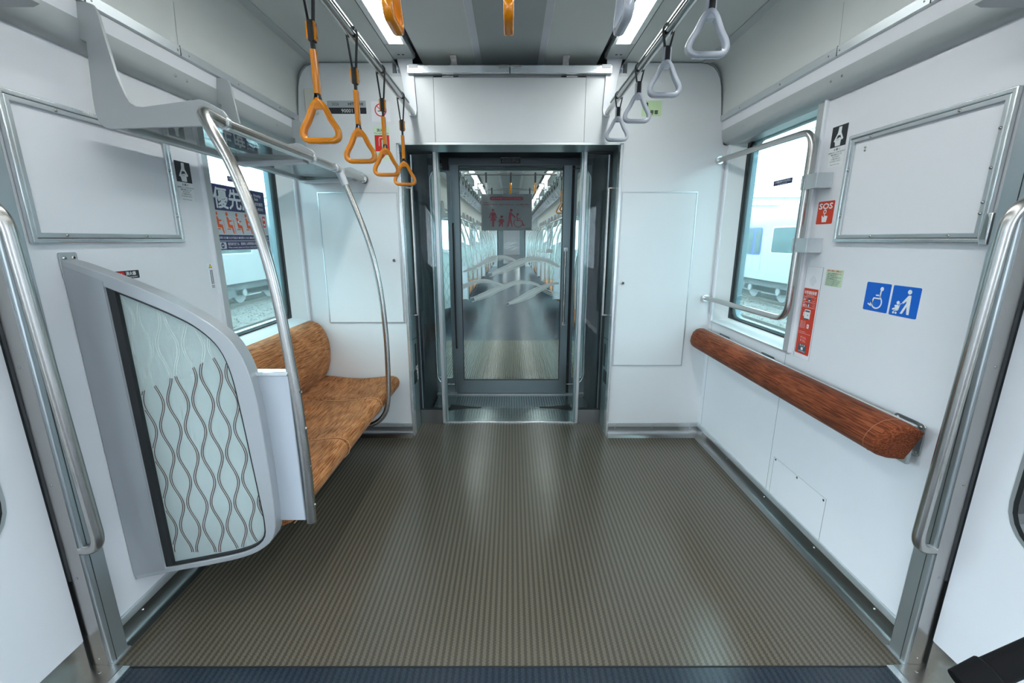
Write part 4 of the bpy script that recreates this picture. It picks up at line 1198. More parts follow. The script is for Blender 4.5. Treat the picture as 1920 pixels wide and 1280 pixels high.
for a, b in ((1.385, 1.868), (1.872, 2.393), (2.397, 2.825)):
    c = MB(); rows = []
    N = 26
    for k in range(N + 1):
        y = a + (b - a) * k / N
        s = k / N
        sag = 0.010 * math.sin(PI * s)
        edge = max(0.0, 1 - min(s, 1 - s) / 0.05)
        row = []
        for i, (x, z) in enumerate(sp):
            top_ = 3 <= i <= 8
            zz = z - (sag if top_ else 0) - (0.007 * edge ** 2 if 1 <= i <= 11 else 0)
            # thigh groove down the middle front
            if 6 <= i <= 9: zz += 0.004 * math.exp(-((s - 0.5) / 0.12) ** 2)
            xx = x - (0.010 * edge ** 2 if 9 <= i <= 13 else 0)
            row.append((xx, y, zz))
        rows.append(row)
    c.grid(rows)
    n = len(sp)
    c.f += [tuple((i * n + n - 1, i * n, (i + 1) * n, (i + 1) * n + n - 1)) for i in range(N)]; c.m += [0] * N
    c.add(rows[0], [tuple(range(n))]); c.add(rows[-1], [tuple(range(n))])
    cu = c.build('seat_cushion', 'moquette', parent=st, smooth=70)
    w = MB(); w.tube([(x, a + 0.003, z - 0.006) for x, z in sp[4:14]], 0.0022, 6)
    w.build('piping', 'welt', parent=cu)
MB().box(-1.328, -1.15, 1.42, 2.83, 0.14, 0.345).build('heater_box', 'skirt', parent=st, smooth=0)

# ============================================================ POSTER FRAMES
for sx, side in ((-1, 'left'), (1, 'right')):
    f = thing('poster_board', (sx * XW, 1.52, 1.35), 'empty white aluminium-edged poster frame on the %s wall' % side, 'poster frame')
    y0, y1, z0, z1 = 1.232, 1.806, 1.350, 1.747
    def r4(d): return [(y0 + d, z0 + d), (y1 - d, z0 + d), (y1 - d, z1 - d), (y0 + d, z1 - d)]
    MB().ring(r4(0.0), r4(0.013), 'x', sx * XW, sx * (XW - 0.015)).build('outer_frame', 'alu_bright', parent=f, bevel=0.003)
    MB().ring(r4(0.013), r4(0.0145), 'x', sx * XW, sx * (XW - 0.006)).build('groove', 'gap', parent=f, smooth=0)
    MB().ring(r4(0.0145), r4(0.028), 'x', sx * XW, sx * (XW - 0.013)).build('inner_frame', 'alu', parent=f, bevel=0.002)
    MB().box(sx * XW, sx * (XW - 0.004), y0 + 0.02, y1 - 0.02, z0 + 0.02, z1 - 0.02).build('backing_board', 'white_part', parent=f, smooth=0)
    sc = MB()
    pos = [(1.33, z0 + .022), (1.62, z0 + .022), (1.38, z1 - .022), (1.70, z1 - .022), (y1 - .022, 1.45), (y1 - .022, 1.62)]
    if sx > 0: pos += [(y0 + .022, 1.43), (y0 + .022, 1.46), (y0 + .022, 1.55), (y0 + .022, 1.65)]
    for y, z in pos: sc.screw((sx * (XW - 0.013), y, z), '-x' if sx > 0 else 'x', 0.005, 0.004)
    if sx > 0:
        for z in (1.693, 1.682): sc.screw((sx * (XW - 0.004), 1.728, z), '-x', 0.004, 0.004)
    sc.build('screw', 'steel', parent=f)

lt = thing('frame_latch', (1.32, 1.19, 1.36), 'small steel latch between the right poster frame and handrail', 'latch')
MB().box(1.300, 1.33, 1.205, 1.226, 1.345, 1.430).build('latch_body', 'alu_bright', parent=lt, bevel=0.002)
MB().prism([(1.208, 1.36), (1.222, 1.36), (1.216, 1.43), (1.209, 1.415)], 'x', 1.297, 1.3005).build('latch_tongue', 'steel', parent=lt, smooth=0)

# ============================================================ RIGHT WALL: BACKREST BAR
bk = thing('backrest_bar', (1.23, 2.0, 0.66), 'long chestnut brown padded lean bar along the right wall', 'padded bar')
cp = [(1.278, 0.786), (1.260, 0.797), (1.235, 0.798), (1.210, 0.790), (1.190, 0.771), (1.179, 0.744), (1.176, 0.716), (1.184, 0.692), (1.204, 0.674), (1.235, 0.664), (1.278, 0.662)]
rows = []
Ys = [1.205, 1.208, 1.215, 1.226, 1.242, 1.262] + [1.3 + 0.1 * k for k in range(15)] + [2.75, 2.77, 2.782, 2.786]
for y in Ys:
    d = min(y - 1.205, 2.786 - y)
    k = 1 - max(0, 1 - d / 0.05) ** 2.5 * 0.30
    near = max(0.0, 1 - (y - 1.205) / 0.12)
    rows.append([(1.278 - (1.278 - x) * k, y + near * (0.16 * (1.278 - x) + 0.36 * (0.798 - z)) + 0.016 * near, 0.735 + (z - 0.735) * (0.6 + 0.4 * k)) for x, z in cp])
c = MB(); c.grid(rows); n = len(cp)
c.add(rows[0], [tuple(range(n))]); c.add(rows[-1], [tuple(range(n))])
cu = c.build('cushion', 'moquette_dark', parent=bk, smooth=75)
w = MB(); w.tube([(x - 0.0005, 1.290 + 0.10 * (1.278 - x) + 0.24 * (0.798 - z), z) for x, z in cp], 0.0011, 6); w.build('piping', 'welt_dark', parent=cu)
MB().box(1.277, 1.290, 1.262, 2.78, 0.655, 0.790).build('backing_rail', 'alu', parent=bk, bevel=0.002)
for k, (a, b) in enumerate(((1.272, 1.386), (2.08, 2.205), (2.535, 2.672))):
    MB().prism(rrect(a, 0.672, b, 0.786, 0.012, 4), 'x', 1.3245, 1.329).build('mounting_plate', 'chrome', parent=bk, bevel=0.001)
    MB().tube([(1.285, (a + b) / 2 + (0.02 if k == 0 else 0), 0.735), (1.326, (a + b) / 2 + (0.02 if k == 0 else 0), 0.735)], 0.027, 20).build('spacer', 'satin', parent=bk)
    sc = MB()
    for y in (a + .014, b - .014):
        for z in (0.686, 0.772): sc.screw((1.3245, y, z), '-x', 0.006, 0.004)
    sc.build('screw', 'steel', parent=bk)

# ============================================================ RIGHT WINDOW GRAB FRAME
gf = thing('window_grab_rail', (1.29, 2.4, 0.98), 'rectangular stainless grab rail in front of the right window', 'grab rail')
path = fillet([(1.285, 2.838, 1.832), (1.280, 1.968, 1.806), (1.280, 1.968, 0.998), (1.285, 2.838, 0.986)], [0.075, 0.085], 10)
MB().tube(path, 0.0145, 18).build('tube', 'steel', parent=gf)
for z in (1.832, 0.986):
    MB().tube([(1.285, 2.822, z), (1.285, 2.838, z)], 0.0235, 20).build('wall_flange', 'alu_bright', parent=gf, bevel=0.001)
for z in (1.598, 1.335):
    m_ = MB()
    m_.box(1.268, 1.277, 1.890, 1.985, z - 0.030, z + 0.030)
    m_.box(1.270, 1.329, 1.885, 1.893, z - 0.030, z + 0.030)
    m_.prism([(1.268, 1.898), (1.276, 1.888), (1.329, 1.880), (1.329, 1.925), (1.276, 1.93)], 'z', z - 0.030, z + 0.030)
    m_.build('bracket', 'alu', parent=gf, smooth=0)

# ============================================================ DOOR HANDRAILS
for sx, side in ((-1, 'left'), (1, 'right')):
    h = thing('door_handrail', (sx * 1.25, 1.14, 0.42), 'vertical stainless steel handrail beside the %s door pillar' % side, 'handrail')
    path = fillet([(sx * 1.318, 1.150, 0.432), (sx * 1.250, 1.146, 0.428), (sx * 1.250, 1.118, 1.460), (sx * 1.40, 1.10, 1.462)], [0.066, 0.085], 12)
    MB().tube(path, 0.0165, 18).build('tube', 'steel', parent=h)

# ============================================================ SIGNS
# right wall
s = sign_r(1.941, 1.423); s.base(0.096, 0.093, 'redor', 0.005)
s.text('SOS', 0.048, 0.062, 0.032, 'white', 2, 'c', bold=0.03, width=0.078)
s.arc(0.047, 0.050, 0.0075, 0, 360, 0.004, 'white', 2)
s.poly([(0.0445, 0.046), (0.0495, 0.046), (0.0495, 0.034), (0.065, 0.033), (0.066, 0.030), (0.062, 0.008), (0.036, 0.008), (0.031, 0.034), (0.036, 0.034), (0.040, 0.028), (0.0445, 0.028)], 'white', 2)
tag(s.build('emergency_sign', None, smooth=0), 'orange-red SOS sign with pointing hand above the intercom', 'sign')

def strap_sticker(s):
    s.base(0.086, 0.155, 'sgrey' if False else 'white', 0.002)
    s.rect(0.0, 0.075, 0.086, 0.155, 'black', 1)
    s.poly([(0.037, 0.150), (0.053, 0.150), (0.053, 0.128), (0.068, 0.103), (0.060, 0.098), (0.050, 0.118), (0.036, 0.118), (0.024, 0.095), (0.016, 0.098), (0.034, 0.128)], 'white', 2)
    s.poly([(0.028, 0.078), (0.056, 0.078), (0.057, 0.104), (0.050, 0.110), (0.030, 0.106), (0.024, 0.096)], 'white', 3)
    for k in range(3): s.stroke([(0.033 + k * .006, 0.098), (0.033 + k * .006, 0.108)], 0.0012, 'black', 4)
    s.text('お 願 い', 0.043, 0.062, 0.010, 'ink', 2, 'c', bold=0.02)
    for k, tx in enumerate(('急停車することがありますので', '電車が揺れることが', 'ありますので', 'つり革や手すりに', 'おつかまりください')):
        s.text(tx, 0.043, 0.052 - 0.0085 * k, 0.0066, 'ink', 2, 'c', bold=0.015)
    s.text('Please hold the strap.', 0.043, 0.006, 0.006, 'ink', 2, 'c')
    return s
s = strap_sticker(sign_r(1.925, 1.650))
tag(s.build('strap_notice', None, smooth=0), 'black and white hand strap notice beside the right poster frame', 'sticker')
s = strap_sticker(sign_l(1.832, 1.512))
tag(s.build('strap_notice', None, smooth=0), 'black and white hand strap notice between left poster frame and window', 'sticker')

s = sign_r(1.608, 1.106); s.base(0.105, 0.102, 'blue', 0.005)
s.disc(0.070, 0.082, 0.0075, 'white')
s.stroke([(0.068, 0.076), (0.066, 0.047), (0.042, 0.047), (0.030, 0.019), (0.019, 0.025)], 0.0052, 'white')
s.stroke([(0.067, 0.058), (0.048, 0.058)], 0.005, 'white')
s.arc(0.056, 0.033, 0.0215, 68, -195, 0.0052, 'white')
tag(s.build('wheelchair_sign', None, smooth=0), 'blue square sign with white wheelchair symbol on the right wall', 'sign')
s = sign_r(1.494, 1.105); s.base(0.105, 0.102, 'blue', 0.005)
s.disc(0.066, 0.085, 0.0078, 'white')
s.poly([(0.064, 0.074), (0.074, 0.074), (0.077, 0.010), (0.068, 0.010), (0.064, 0.036), (0.052, 0.010), (0.043, 0.010), (0.060, 0.046), (0.060, 0.054), (0.050, 0.044), (0.044, 0.047)], 'white')
s.disc(0.030, 0.045, 0.0062, 'white')
s.poly([(0.018, 0.036), (0.033, 0.038), (0.036, 0.030), (0.030, 0.020), (0.020, 0.020), (0.012, 0.018), (0.010, 0.023), (0.022, 0.028), (0.018, 0.031)], 'white')
s.stroke([(0.046, 0.044), (0.039, 0.043), (0.034, 0.020), (0.018, 0.016)], 0.0024, 'white')
s.disc(0.018, 0.010, 0.004, 'white'); s.disc(0.028, 0.010, 0.004, 'white')
tag(s.build('pushchair_sign', None, smooth=0), 'blue square sign with white adult and pushchair symbol on the right wall', 'sign')

ic = thing('intercom_panel', (1.329, 1.90, 0.833), 'white emergency intercom panel with red instruction label under the SOS sign', 'intercom')
s = sign_r(1.952, 0.833); s.base(0.104, 0.411, 'white_part', 0.003)
s.stroke([(0.0, 0.0), (0.104, 0.0), (0.104, 0.411), (0.0, 0.411)], 0.0012, 'seam', 1, closed=True)
for i in range(9):
    for k in range(9):
        a, b = -0.02 + i * .005, -0.02 + k * .005
        if a * a + b * b < 0.021 ** 2: s.disc(0.052 + a, 0.350 + b, 0.0011, 'seam', 1, 6)
s.build('cover_plate', None, parent=ic, smooth=0)
s = sign_r(1.947, 0.853); s.th = 0.0016; s.base(0.091, 0.296, 'redor', 0.004)
W_ = 'white'
s.text('非常通話装置', 0.0455, 0.272, 0.016, W_, 2, 'c', bold=0.02, width=0.078)
s.text('Emergency Intercom', 0.0455, 0.264, 0.006, W_, 2, 'c')
for b in (0.259, 0.236, 0.213): s.stroke([(0.004, b), (0.087, b)], 0.0012, W_, 2)
s.text('ボタンを', 0.006, 0.250, 0.006, W_); s.text('押す', 0.006, 0.241, 0.009, W_, bold=0.02); s.text('Press', 0.085, 0.250, 0.005, W_, 2, 'r'); s.text('the Button', 0.085, 0.242, 0.005, W_, 2, 'r')
s.rect(0.036, 0.238, 0.054, 0.257, 'slate', 2); s.rect(0.040, 0.240, 0.050, 0.246, W_, 3)
s.text('通話し', 0.006, 0.228, 0.006, W_); s.text('通話する', 0.006, 0.217, 0.009, W_, bold=0.02, sx=0.8); s.text('Talk to', 0.085, 0.227, 0.005, W_, 2, 'r'); s.text('the staff', 0.085, 0.219, 0.005, W_, 2, 'r')
s.rect(0.036, 0.215, 0.054, 0.234, 'slate', 2); s.poly([(0.041, 0.217), (0.050, 0.217), (0.046, 0.232)], W_, 3)
s.rect(0.026, 0.160, 0.064, 0.203, 'white', 2, r=0.004); s.rect(0.030, 0.192, 0.060, 0.199, 'slate', 3); s.disc(0.049, 0.178, 0.003, 'red', 3); s.rect(0.026, 0.158, 0.060, 0.163, 'slate', 3); s.rect(0.019, 0.172, 0.024, 0.190, 'white', 2)
for k in range(5): s.text('非常の場合はボタンを押して', 0.008, 0.146 - 0.007 * k, 0.005, W_, 2, width=0.036)
s.rect(0.054, 0.120, 0.067, 0.139, 'white', 2, r=0.004); s.stroke([(0.058, 0.124), (0.061, 0.135)], 0.003, 'ink', 3)
s.text('In case of emergency,', 0.008, 0.100, 0.005, W_); s.text('press the button to talk to the staff', 0.008, 0.093, 0.005, W_, width=0.075)
for b in (0.076, 0.062): s.arc(0.030, b, 0.003, 60, 300, 0.002, W_); s.text('Emergency', 0.037, b, 0.005, W_); s.text('call the staff', 0.037, b - .006, 0.005, W_)
s.rect(0.018, 0.008, 0.072, 0.046, 'slate', 2)
s.text('マイク', 0.045, 0.034, 0.013, W_, 3, 'c', bold=0.02); s.rect(0.038, 0.018, 0.052, 0.031, 'white', 3, r=0.002); s.text('MICROPHONE', 0.045, 0.010, 0.007, W_, 3, 'c')
s.build('instruction_label', None, parent=ic, smooth=0)

s = sign_r(1.828, 1.171); s.base(0.095, 0.070, 'palegreen', 0.001)
s.text('車内での携帯のご注意願います', 0.0475, 0.060, 0.008, 'red', 2, 'c', bold=0.02, width=0.082)
for k in range(4): s.text('この座席付近では携帯電話の電源をお切りください', 0.006, 0.050 - 0.0072 * k, 0.006, 'ink', 2, bold=0.01, width=0.083 - 0.022 * (k % 2))
for k in range(5): s.text('Please keep your hand luggage clear of the area', 0.006, 0.024 - 0.0052 * k, 0.005, 'ink', 2, bold=0.01, width=0.083 - 0.004 * k)
tag(s.build('notice_sticker', None, smooth=0), 'small pale green printed notice right of the intercom panel', 'sticker')

s = Sign((1.3935, 2.410, 1.632), (0, -1, 0), (0, 0, 1)); s.base(0.158, 0.026, 'navy', 0.003)
s.text('この窓はあけられません', 0.079, 0.012, 0.012, 'white', 2, 'c', bold=0.02, width=0.135); s.text('This window cannot be opened', 0.079, 0.004, 0.006, 'white', 2, 'c')
tag(s.build('window_sticker', None, smooth=0), 'small navy sticker high on the right window glass', 'sticker')
s = Sign((-1.3935, 2.262, 1.640), (0, 1, 0), (0, 0, 1)); s.base(0.142, 0.026, 'navy', 0.003)
s.text('この窓はあけられません', 0.071, 0.012, 0.012, 'white', 2, 'c', bold=0.02, width=0.125); s.text('This window cannot be opened', 0.071, 0.004, 0.006, 'white', 2, 'c')
tag(s.build('window_sticker', None, smooth=0), 'small navy sticker above the priority seat poster on left window', 'sticker')

# priority seat poster on the left window
s = Sign((-1.3935, 2.108, 1.307), (0, 1, 0), (0, 0, 1)); PW, PH = 0.464, 0.311
s.base(PW, PH, 'sgrey', 0.006)
s.rect(0.003, 0.190, PW - .003, PH - .003, 'navy'); s.rect(0.003, 0.047, PW - .003, 0.075, 'navy'); s.rect(0.003, 0.003, PW - .003, 0.044, 'navy')
s.text('優先席', 0.028, 0.209, 0.104, 'white', 2, bold=0.020, width=0.316)
s.text('Priority', 0.362, 0.278, 0.022, 'white', 2, bold=0.01); s.text('Seat', 0.362, 0.260, 0.022, 'white', 2, bold=0.01); s.text('优先座位', 0.364, 0.234, 0.019, 'white', 2, bold=0.01); s.text('노약자석', 0.366, 0.206, 0.019, 'white', 2, bold=0.01)
for k in range(4):
    a = 0.040 + k * 0.078
    s.disc(a - 0.012, 0.174, 0.0095, 'sorange')
    s.poly([(a - 0.018, 0.160), (a - 0.006, 0.162), (a + 0.004, 0.146), (a + 0.022, 0.146), (a + 0.022, 0.140), (a + 0.002, 0.137), (a + 0.002, 0.126), (a + 0.026, 0.122), (a + 0.034, 0.082), (a + 0.026, 0.080), (a + 0.016, 0.108), (a - 0.010, 0.110)], 'sorange')
    s.rect(a - 0.020, 0.100, a + 0.008, 0.105, 'sorange', 2)
    if k < 2: s.stroke([(a + 0.030, 0.146), (a + 0.036, 0.142), (a + 0.042, 0.082)], 0.002 + 0.002 * k, 'sorange', 2)
    if k == 2: s.disc(a - 0.002, 0.140, 0.007, 'white', 3)
s.arc(0.385, 0.150, 0.021, 0, 360, 0.003, 'slate'); s.arc(0.385, 0.148, 0.014, 20, 200, 0.008, 'pink', 3); s.arc(0.387, 0.143, 0.010, 160, 380, 0.003, 'red', 3)
s.rect(0.418, 0.118, 0.444, 0.178, 'red', 2, r=0.002); s.rect(0.428, 0.151, 0.434, 0.171, 'white', 3); s.rect(0.421, 0.158, 0.441, 0.164, 'white', 3)
s.poly([(0.431, 0.124), (0.440, 0.135), (0.436, 0.141), (0.431, 0.137), (0.426, 0.141), (0.422, 0.135)], 'white', 3)
for k in range(3): s.text('優先席をお譲りください', 0.415, 0.104 - 0.009 * k, 0.007, 'ink', 2, 'c', width=0.070)
s.text('●お年寄りの方 ●からだの不自由な方 ●内部障がいのある方 ●乳幼児をお連れの方 ●妊娠している方', 0.012, 0.056, 0.013, 'white', 2, width=0.440)
s.rect(0.016, 0.008, 0.072, 0.040, 'sgrey', 2, r=0.004); s.disc(0.044, 0.024, 0.013, 'navy', 3); s.text('OFF', 0.044, 0.020, 0.011, 'white', 4, 'c', bold=0.02)
s.text('優先席付近では、混雑時には携帯電話の電源をお切りください。', 0.085, 0.025, 0.016, 'white', 2, width=0.365)
s.text('When crowded, please turn off your mobile phone near the priority seats.', 0.085, 0.010, 0.012, 'white', 2, width=0.355)
tag(s.build('priority_seat_poster', None, smooth=0), 'navy and white priority seat poster on the left window glass', 'poster')

s = sign_l(1.462, 1.226); s.base(0.108, 0.028, 'black', 0.003)
s.rect(0.024, 0.011, 0.048, 0.025, 'red'); s.text('▲', 0.036, 0.013, 0.010, 'white', 3, 'c')
s.text('消火器', 0.053, 0.013, 0.014, 'white', 2, bold=0.02); s.text('Fire extinguisher', 0.053, 0.004, 0.007, 'white', 2)
tag(s.build('extinguisher_sign', None, smooth=0), 'small black fire extinguisher sign peeking above the left seat partition', 'sign')
s = sign_l(1.932, 1.147); s.base(0.032, 0.112, 'wall' if False else 'white_part', 0.001)
s.poly([(0.004, 0.090), (0.026, 0.090), (0.015, 0.108)], 'black', 1); s.poly([(0.007, 0.092), (0.023, 0.092), (0.015, 0.1055)], 'yellow', 2); s.rect(0.0142, 0.094, 0.0158, 0.102, 'black', 3)
for a in (0.008, 0.018):
    for k in range(10): s.rect(a, 0.080 - 0.0062 * k - 0.0045, a + 0.006, 0.080 - 0.0062 * k, 'ink', 2)
for k in range(4): s.rect(0.006, 0.002 + 0.0035 * k, 0.026, 0.0035 + 0.0035 * k, 'ink', 2)
tag(s.build('warning_sticker', None, smooth=0), 'narrow caution sticker with yellow triangle beside the left window', 'sticker')

# end wall left
s = sign_e(-1.092, 2.093); s.base(0.232, 0.072, 'plategrey', 0.003)
s.rect(0.0, 0.0, 0.232, 0.034, 'black'); s.text('2026', 0.028, 0.046, 0.022, 'ink', 2); s.text('HITACHI', 0.214, 0.046, 0.022, 'ink', 2, 'r', bold=0.03, width=0.088)
s.text('90001', 0.116, 0.007, 0.029, 'white', 2, 'c')
tag(s.build('number_plate', None, smooth=0), 'grey and black builder and car number plate on the end wall', 'plate')
s = sign_e(-0.830, 2.050); s.base(0.112, 0.112, 'white_part', 0.002)
s.disc(0.056, 0.064, 0.029, 'white', 1, 28); s.rect(0.038, 0.056, 0.070, 0.061, 'ink', 2); s.stroke([(0.066, 0.066), (0.070, 0.074), (0.062, 0.078), (0.068, 0.086)], 0.002, 'ink', 2)
s.arc(0.056, 0.064, 0.033, 0, 360, 0.006, 'red', 3, 32); s.stroke([(0.034, 0.086), (0.078, 0.042)], 0.005, 'red', 3)
tag(s.build('no_smoking_sign', None, smooth=0), 'round red no smoking sign behind the orange straps', 'sign')
s = sign_e(-0.826, 1.832); s.base(0.098, 0.190, 'palegreen', 0.001)
s.text('消火器', 0.049, 0.163, 0.020, 'ink', 2, 'c', bold=0.02); s.text('Fire extinguisher', 0.049, 0.150, 0.012, 'ink', 2, 'c', width=0.086)
s.rect(0.005, 0.052, 0.093, 0.143, 'red')
s.rect(0.046, 0.060, 0.068, 0.118, 'palegreen', 2, r=0.006); s.stroke([(0.060, 0.118), (0.060, 0.130), (0.034, 0.130), (0.030, 0.120), (0.030, 0.082)], 0.004, 'palegreen', 2)
s.poly([(0.046, 0.010), (0.073, 0.040), (0.020, 0.040)], 'red', 2)
tag(s.build('extinguisher_sign', None, smooth=0), 'green-edged red fire extinguisher sign on the end wall behind a strap', 'sign')
s = sign_e(0.790, 2.080); s.base(0.119, 0.086, 'pale', 0.001)
s.text('1', 0.030, 0.018, 0.080, 'ink', 2, 'c', bold=0.04); s.text('号車', 0.075, 0.012, 0.026, 'ink', 2, 'c', bold=0.03)
tag(s.build('car_number_sticker', None, smooth=0), 'pale green car number sticker on the end wall behind grey strap', 'sticker')
ab = MB().box(-1.213, -1.142, YE - 0.030, YE, 2.088, 2.222).build('call_box', 'cream', bevel=0.006)
tag(ab, 'small cream plastic box on the end wall behind the nearest strap', 'box')
s = Sign((-0.6735, 2.968, 0.37), (0, 1, 0), (0, 0, 1)); s.base(0.055, 0.105, 'white', 0.002)
s.rect(0.012, 0.060, 0.040, 0.095, 'red', 1); s.disc(0.026, 0.076, 0.010, 'white', 2); s.rect(0.010, 0.012, 0.045, 0.050, 'plategrey', 1)
tag(s.build('latch_label', None, smooth=0), 'small white label with red mark beside the left gangway latch', 'sticker')

# ============================================================ TRIPOD LEG (camera support at bottom right)
tl_ = thing('tripod_leg', (0.72, 0.42, 0.0), 'black camera tripod leg reaching in at the bottom right corner', 'tripod')
MB().tube([(0.690, 0.50, 0.738), (0.900, 0.50, 0.872)], 0.0185, 18).build('leg_tube', 'jet', parent=tl_)
MB().tube([(0.668, 0.50, 0.7235), (0.706, 0.50, 0.748)], [0.020, 0.022], 18).build('leg_collar', 'jet', parent=tl_, bevel=0.002)

MB().tube([(0.690, 0.50, 0.732), (0.700, 0.47, 0.35), (0.72, 0.42, 0.012)], [0.018, 0.014, 0.012], 14).build('lower_leg', 'jet', parent=tl_)
MB().tube([(0.72, 0.42, 0.0005), (0.72, 0.42, 0.02)], 0.016, 14).build('rubber_foot', 'jet', parent=tl_)

# ============================================================ NEXT CARRIAGE
YN = 4.10        # its end wall
YZ = 22.6        # its far end
DOORS = [(5.80, 7.10), (10.40, 11.70), (15.00, 16.30), (19.60, 20.90)]
WINS = [(4.35, 5.55), (7.35, 10.15), (11.95, 14.75), (16.55, 19.35), (21.15, 22.35)]
f2 = MB().box(-1.36, 1.36, 3.76, 5.83, -0.08, 0.0).build('floor_next', 'floor', smooth=0)
tag(f2, 'brown striped floor beyond the gangway door', 'floor', kind='structure')
f3 = MB().box(-1.36, 1.36, 5.83, 40.0, -0.08, 0.0).build('floor_next', 'floor_blue', smooth=0)
tag(f3, 'dark navy striped floor along the next carriage', 'floor', kind='structure')
for sx, side in ((-1, 'left'), (1, 'right')):
    w = openings_wall(sx * XW, sx * 1.395, YN, YZ, 0.0, 1.93, [(a, b, 0.837, 1.85) for a, b in WINS] + [(a, b, 0.0, 1.93) for a, b in DOORS]).build('wall_next_' + side, 'wall', smooth=0)
    tag(w, 'white %s side wall of the next carriage' % side, 'wall', kind='structure')
    o = MB().prism([(sx * x, z) for x, z in UP + [(1.279, 2.05), (1.289, 1.95), (1.345, 1.914), (1.42, 1.914), (1.42, 2.45), (1.15, 2.45)]], 'y', YN, YZ).build('wall_next_%s_upper' % side, 'upper', smooth=40)
    tag(o, 'off-white upper %s wall of the next carriage' % side, 'wall', kind='structure')
    wn_ = 5 if sx < 0 else 10
    for k, (a, b) in enumerate(WINS):
        t = thing('window_%d' % (wn_ + k), (sx * XW, (a + b) / 2, 0.837), 'tinted window on the %s of the next carriage' % side, 'window', kind='structure')
        MB().box(sx * 1.385, sx * 1.390, a, b, 0.837, 1.85).build('glass_pane', 'glass', parent=t, smooth=0)
        MB().ring([(a, 0.837), (b, 0.837), (b, 1.85), (a, 1.85)], [(a + .05, 0.877), (b - .05, 0.877), (b - .05, 1.81), (a + .05, 1.81)], 'x', sx * 1.365, sx * 1.392).build('frame', 'alu', parent=t, smooth=0)
        if b - a > 2: MB().box(sx * 1.365, sx * 1.392, (a + b) / 2 - .05, (a + b) / 2 + .05, 0.85, 1.85).build('mullion', 'alu', parent=t, smooth=0)
    dn_ = 4 if sx < 0 else 8
    for k, (a, b) in enumerate(DOORS):
        t = thing('door_%d' % (dn_ + k), (sx * 1.37, (a + b) / 2, 0), 'sliding side door on the %s of the next carriage' % side, 'door', kind='structure')
        m = (a + b) / 2
        for p, q in ((a, m - .002), (m + .002, b)):
            MB().ring(rrect(p, 0.0, q, 1.93, 0.003, 5), rrect(p + .09, 0.56, q - .09, 1.72, 0.10, 5), 'x', sx * 1.358, sx * 1.385).build('door_leaf', 'wall', parent=t, smooth=0)
            MB().box(sx * 1.368, sx * 1.372, p + .08, q - .08, 0.55, 1.73).build('glass_pane', 'glass', parent=t, smooth=0)
        for yy in (a, b): MB().box(sx * 1.30, sx * 1.40, yy - .035, yy + .035, 0.0, 1.93).build('pillar', 'pillar', parent=t, smooth=0)
c2 = ceiling(YN - 0.05, YZ, 'ceiling_next', 'pale grey ceiling of the next carriage', 0, 0)
o = MB().box(-1.45, 1.45, YN - 0.1, 40, 2.46, 2.56).build('trim_17', 'satin', smooth=0); tag(o, 'roof skin of the next carriage', 'roof', kind='structure')
for sx in (-1, 1):
    o = MB().box(sx * 1.395, sx * 1.45, YN - .1, YZ, 1.85, 2.5).build('trim_%d' % (18 if sx < 0 else 19), 'satin', smooth=0); tag(o, 'outer skin of the next carriage', 'body side', kind='structure')
# near and far end walls of it
for y, nm in ((YN, 'near'), (YZ, 'far')):
    mb = MB()
    for sx in (-1, 1): mb.box(sx * 0.675, sx * 1.45, y - 0.05, y, -0.1, 2.5)
    mb.box(-0.68, 0.68, y - 0.05, y, 1.95, 2.5)
    o = mb.build('wall_%s_end' % nm, 'endwall', smooth=0)
    tag(o, 'white %s end wall of the next carriage' % nm, 'wall', kind='structure')
lin = MB()
for sx in (-1, 1): lin.box(sx * 0.675, sx * 0.72, 3.74, YN - .05, -0.1, 2.02)
lin.box(-0.70, 0.70, 3.74, YN - .05, 1.975, 2.02)
o = lin.build('trim_20', 'jamb', smooth=0); tag(o, 'grey steel lining behind the gangway door', 'gangway lining', kind='structure')
# far gangway door with waves, and a short stretch of the third carriage
fd = thing('door_12', (0, YZ, 0), 'distant glazed gangway door with wave print at the far end', 'door', kind='structure')
MB().ring([(-0.675, 0.0), (0.675, 0.0), (0.675, 1.95), (-0.675, 1.95)], [(-0.41, 0.14), (0.43, 0.14), (0.43, 1.90), (-0.41, 1.90)], 'y', YZ + .3, YZ + .34).build('door_frame', 'doorleaf', parent=fd, smooth=0)
MB().box(-0.41, 0.43, YZ + .31, YZ + .315, 0.14, 1.90).build('glass_pane', 'clear', parent=fd, smooth=0)
c = wv.copy(); COL.objects.link(c); c.parent = fd; c.location = (0, 0.3 - 0.02 + 0.03, 0)
lin = MB()
for sx in (-1, 1):
    lin.box(sx * 0.675, sx * 0.72, YZ - .05, YZ + 1.2, -0.1, 2.02)
    lin.box(sx * 1.33, sx * 1.40, YZ + 1.2, 40, -0.1, 2.5)
    lin.box(sx * 0.675, sx * 1.40, YZ + 1.15, YZ + 1.2, -0.1, 2.5)
lin.box(-0.72, 0.72, YZ - .05, YZ + 1.2, 1.975, 2.02)
lin.box(-0.72, 0.72, YZ + 1.15, YZ + 1.2, 1.975, 2.5)
lin.box(-1.4, 1.4, YZ + 1.2, 40, 2.371, 2.40); lin.box(-1.4, 1.4, 40, 40.05, -0.1, 2.5)
o = lin.build('wall_third', 'wall', smooth=0); tag(o, 'pale shell of the third carriage glimpsed far away', 'wall', kind='structure')
for sx, side in ((-1, 'left'), (1, 'right')):
    for k in range(4):
        ceiling_light(sx, 4.4 + k * 4.55, 8.4 + k * 4.55, 'distant ceiling light strip on the %s of the next carriage' % side, 'ceiling lights of the next carriage, %s' % side)
    o = MB().box(sx * 0.566, sx * 0.64, YZ + 1.6, 38, 2.362, 2.3705).build('ceiling_light', 'lamp', smooth=0)
    tag(o, 'farthest ceiling light strip on the %s, in the third carriage' % side, 'light')
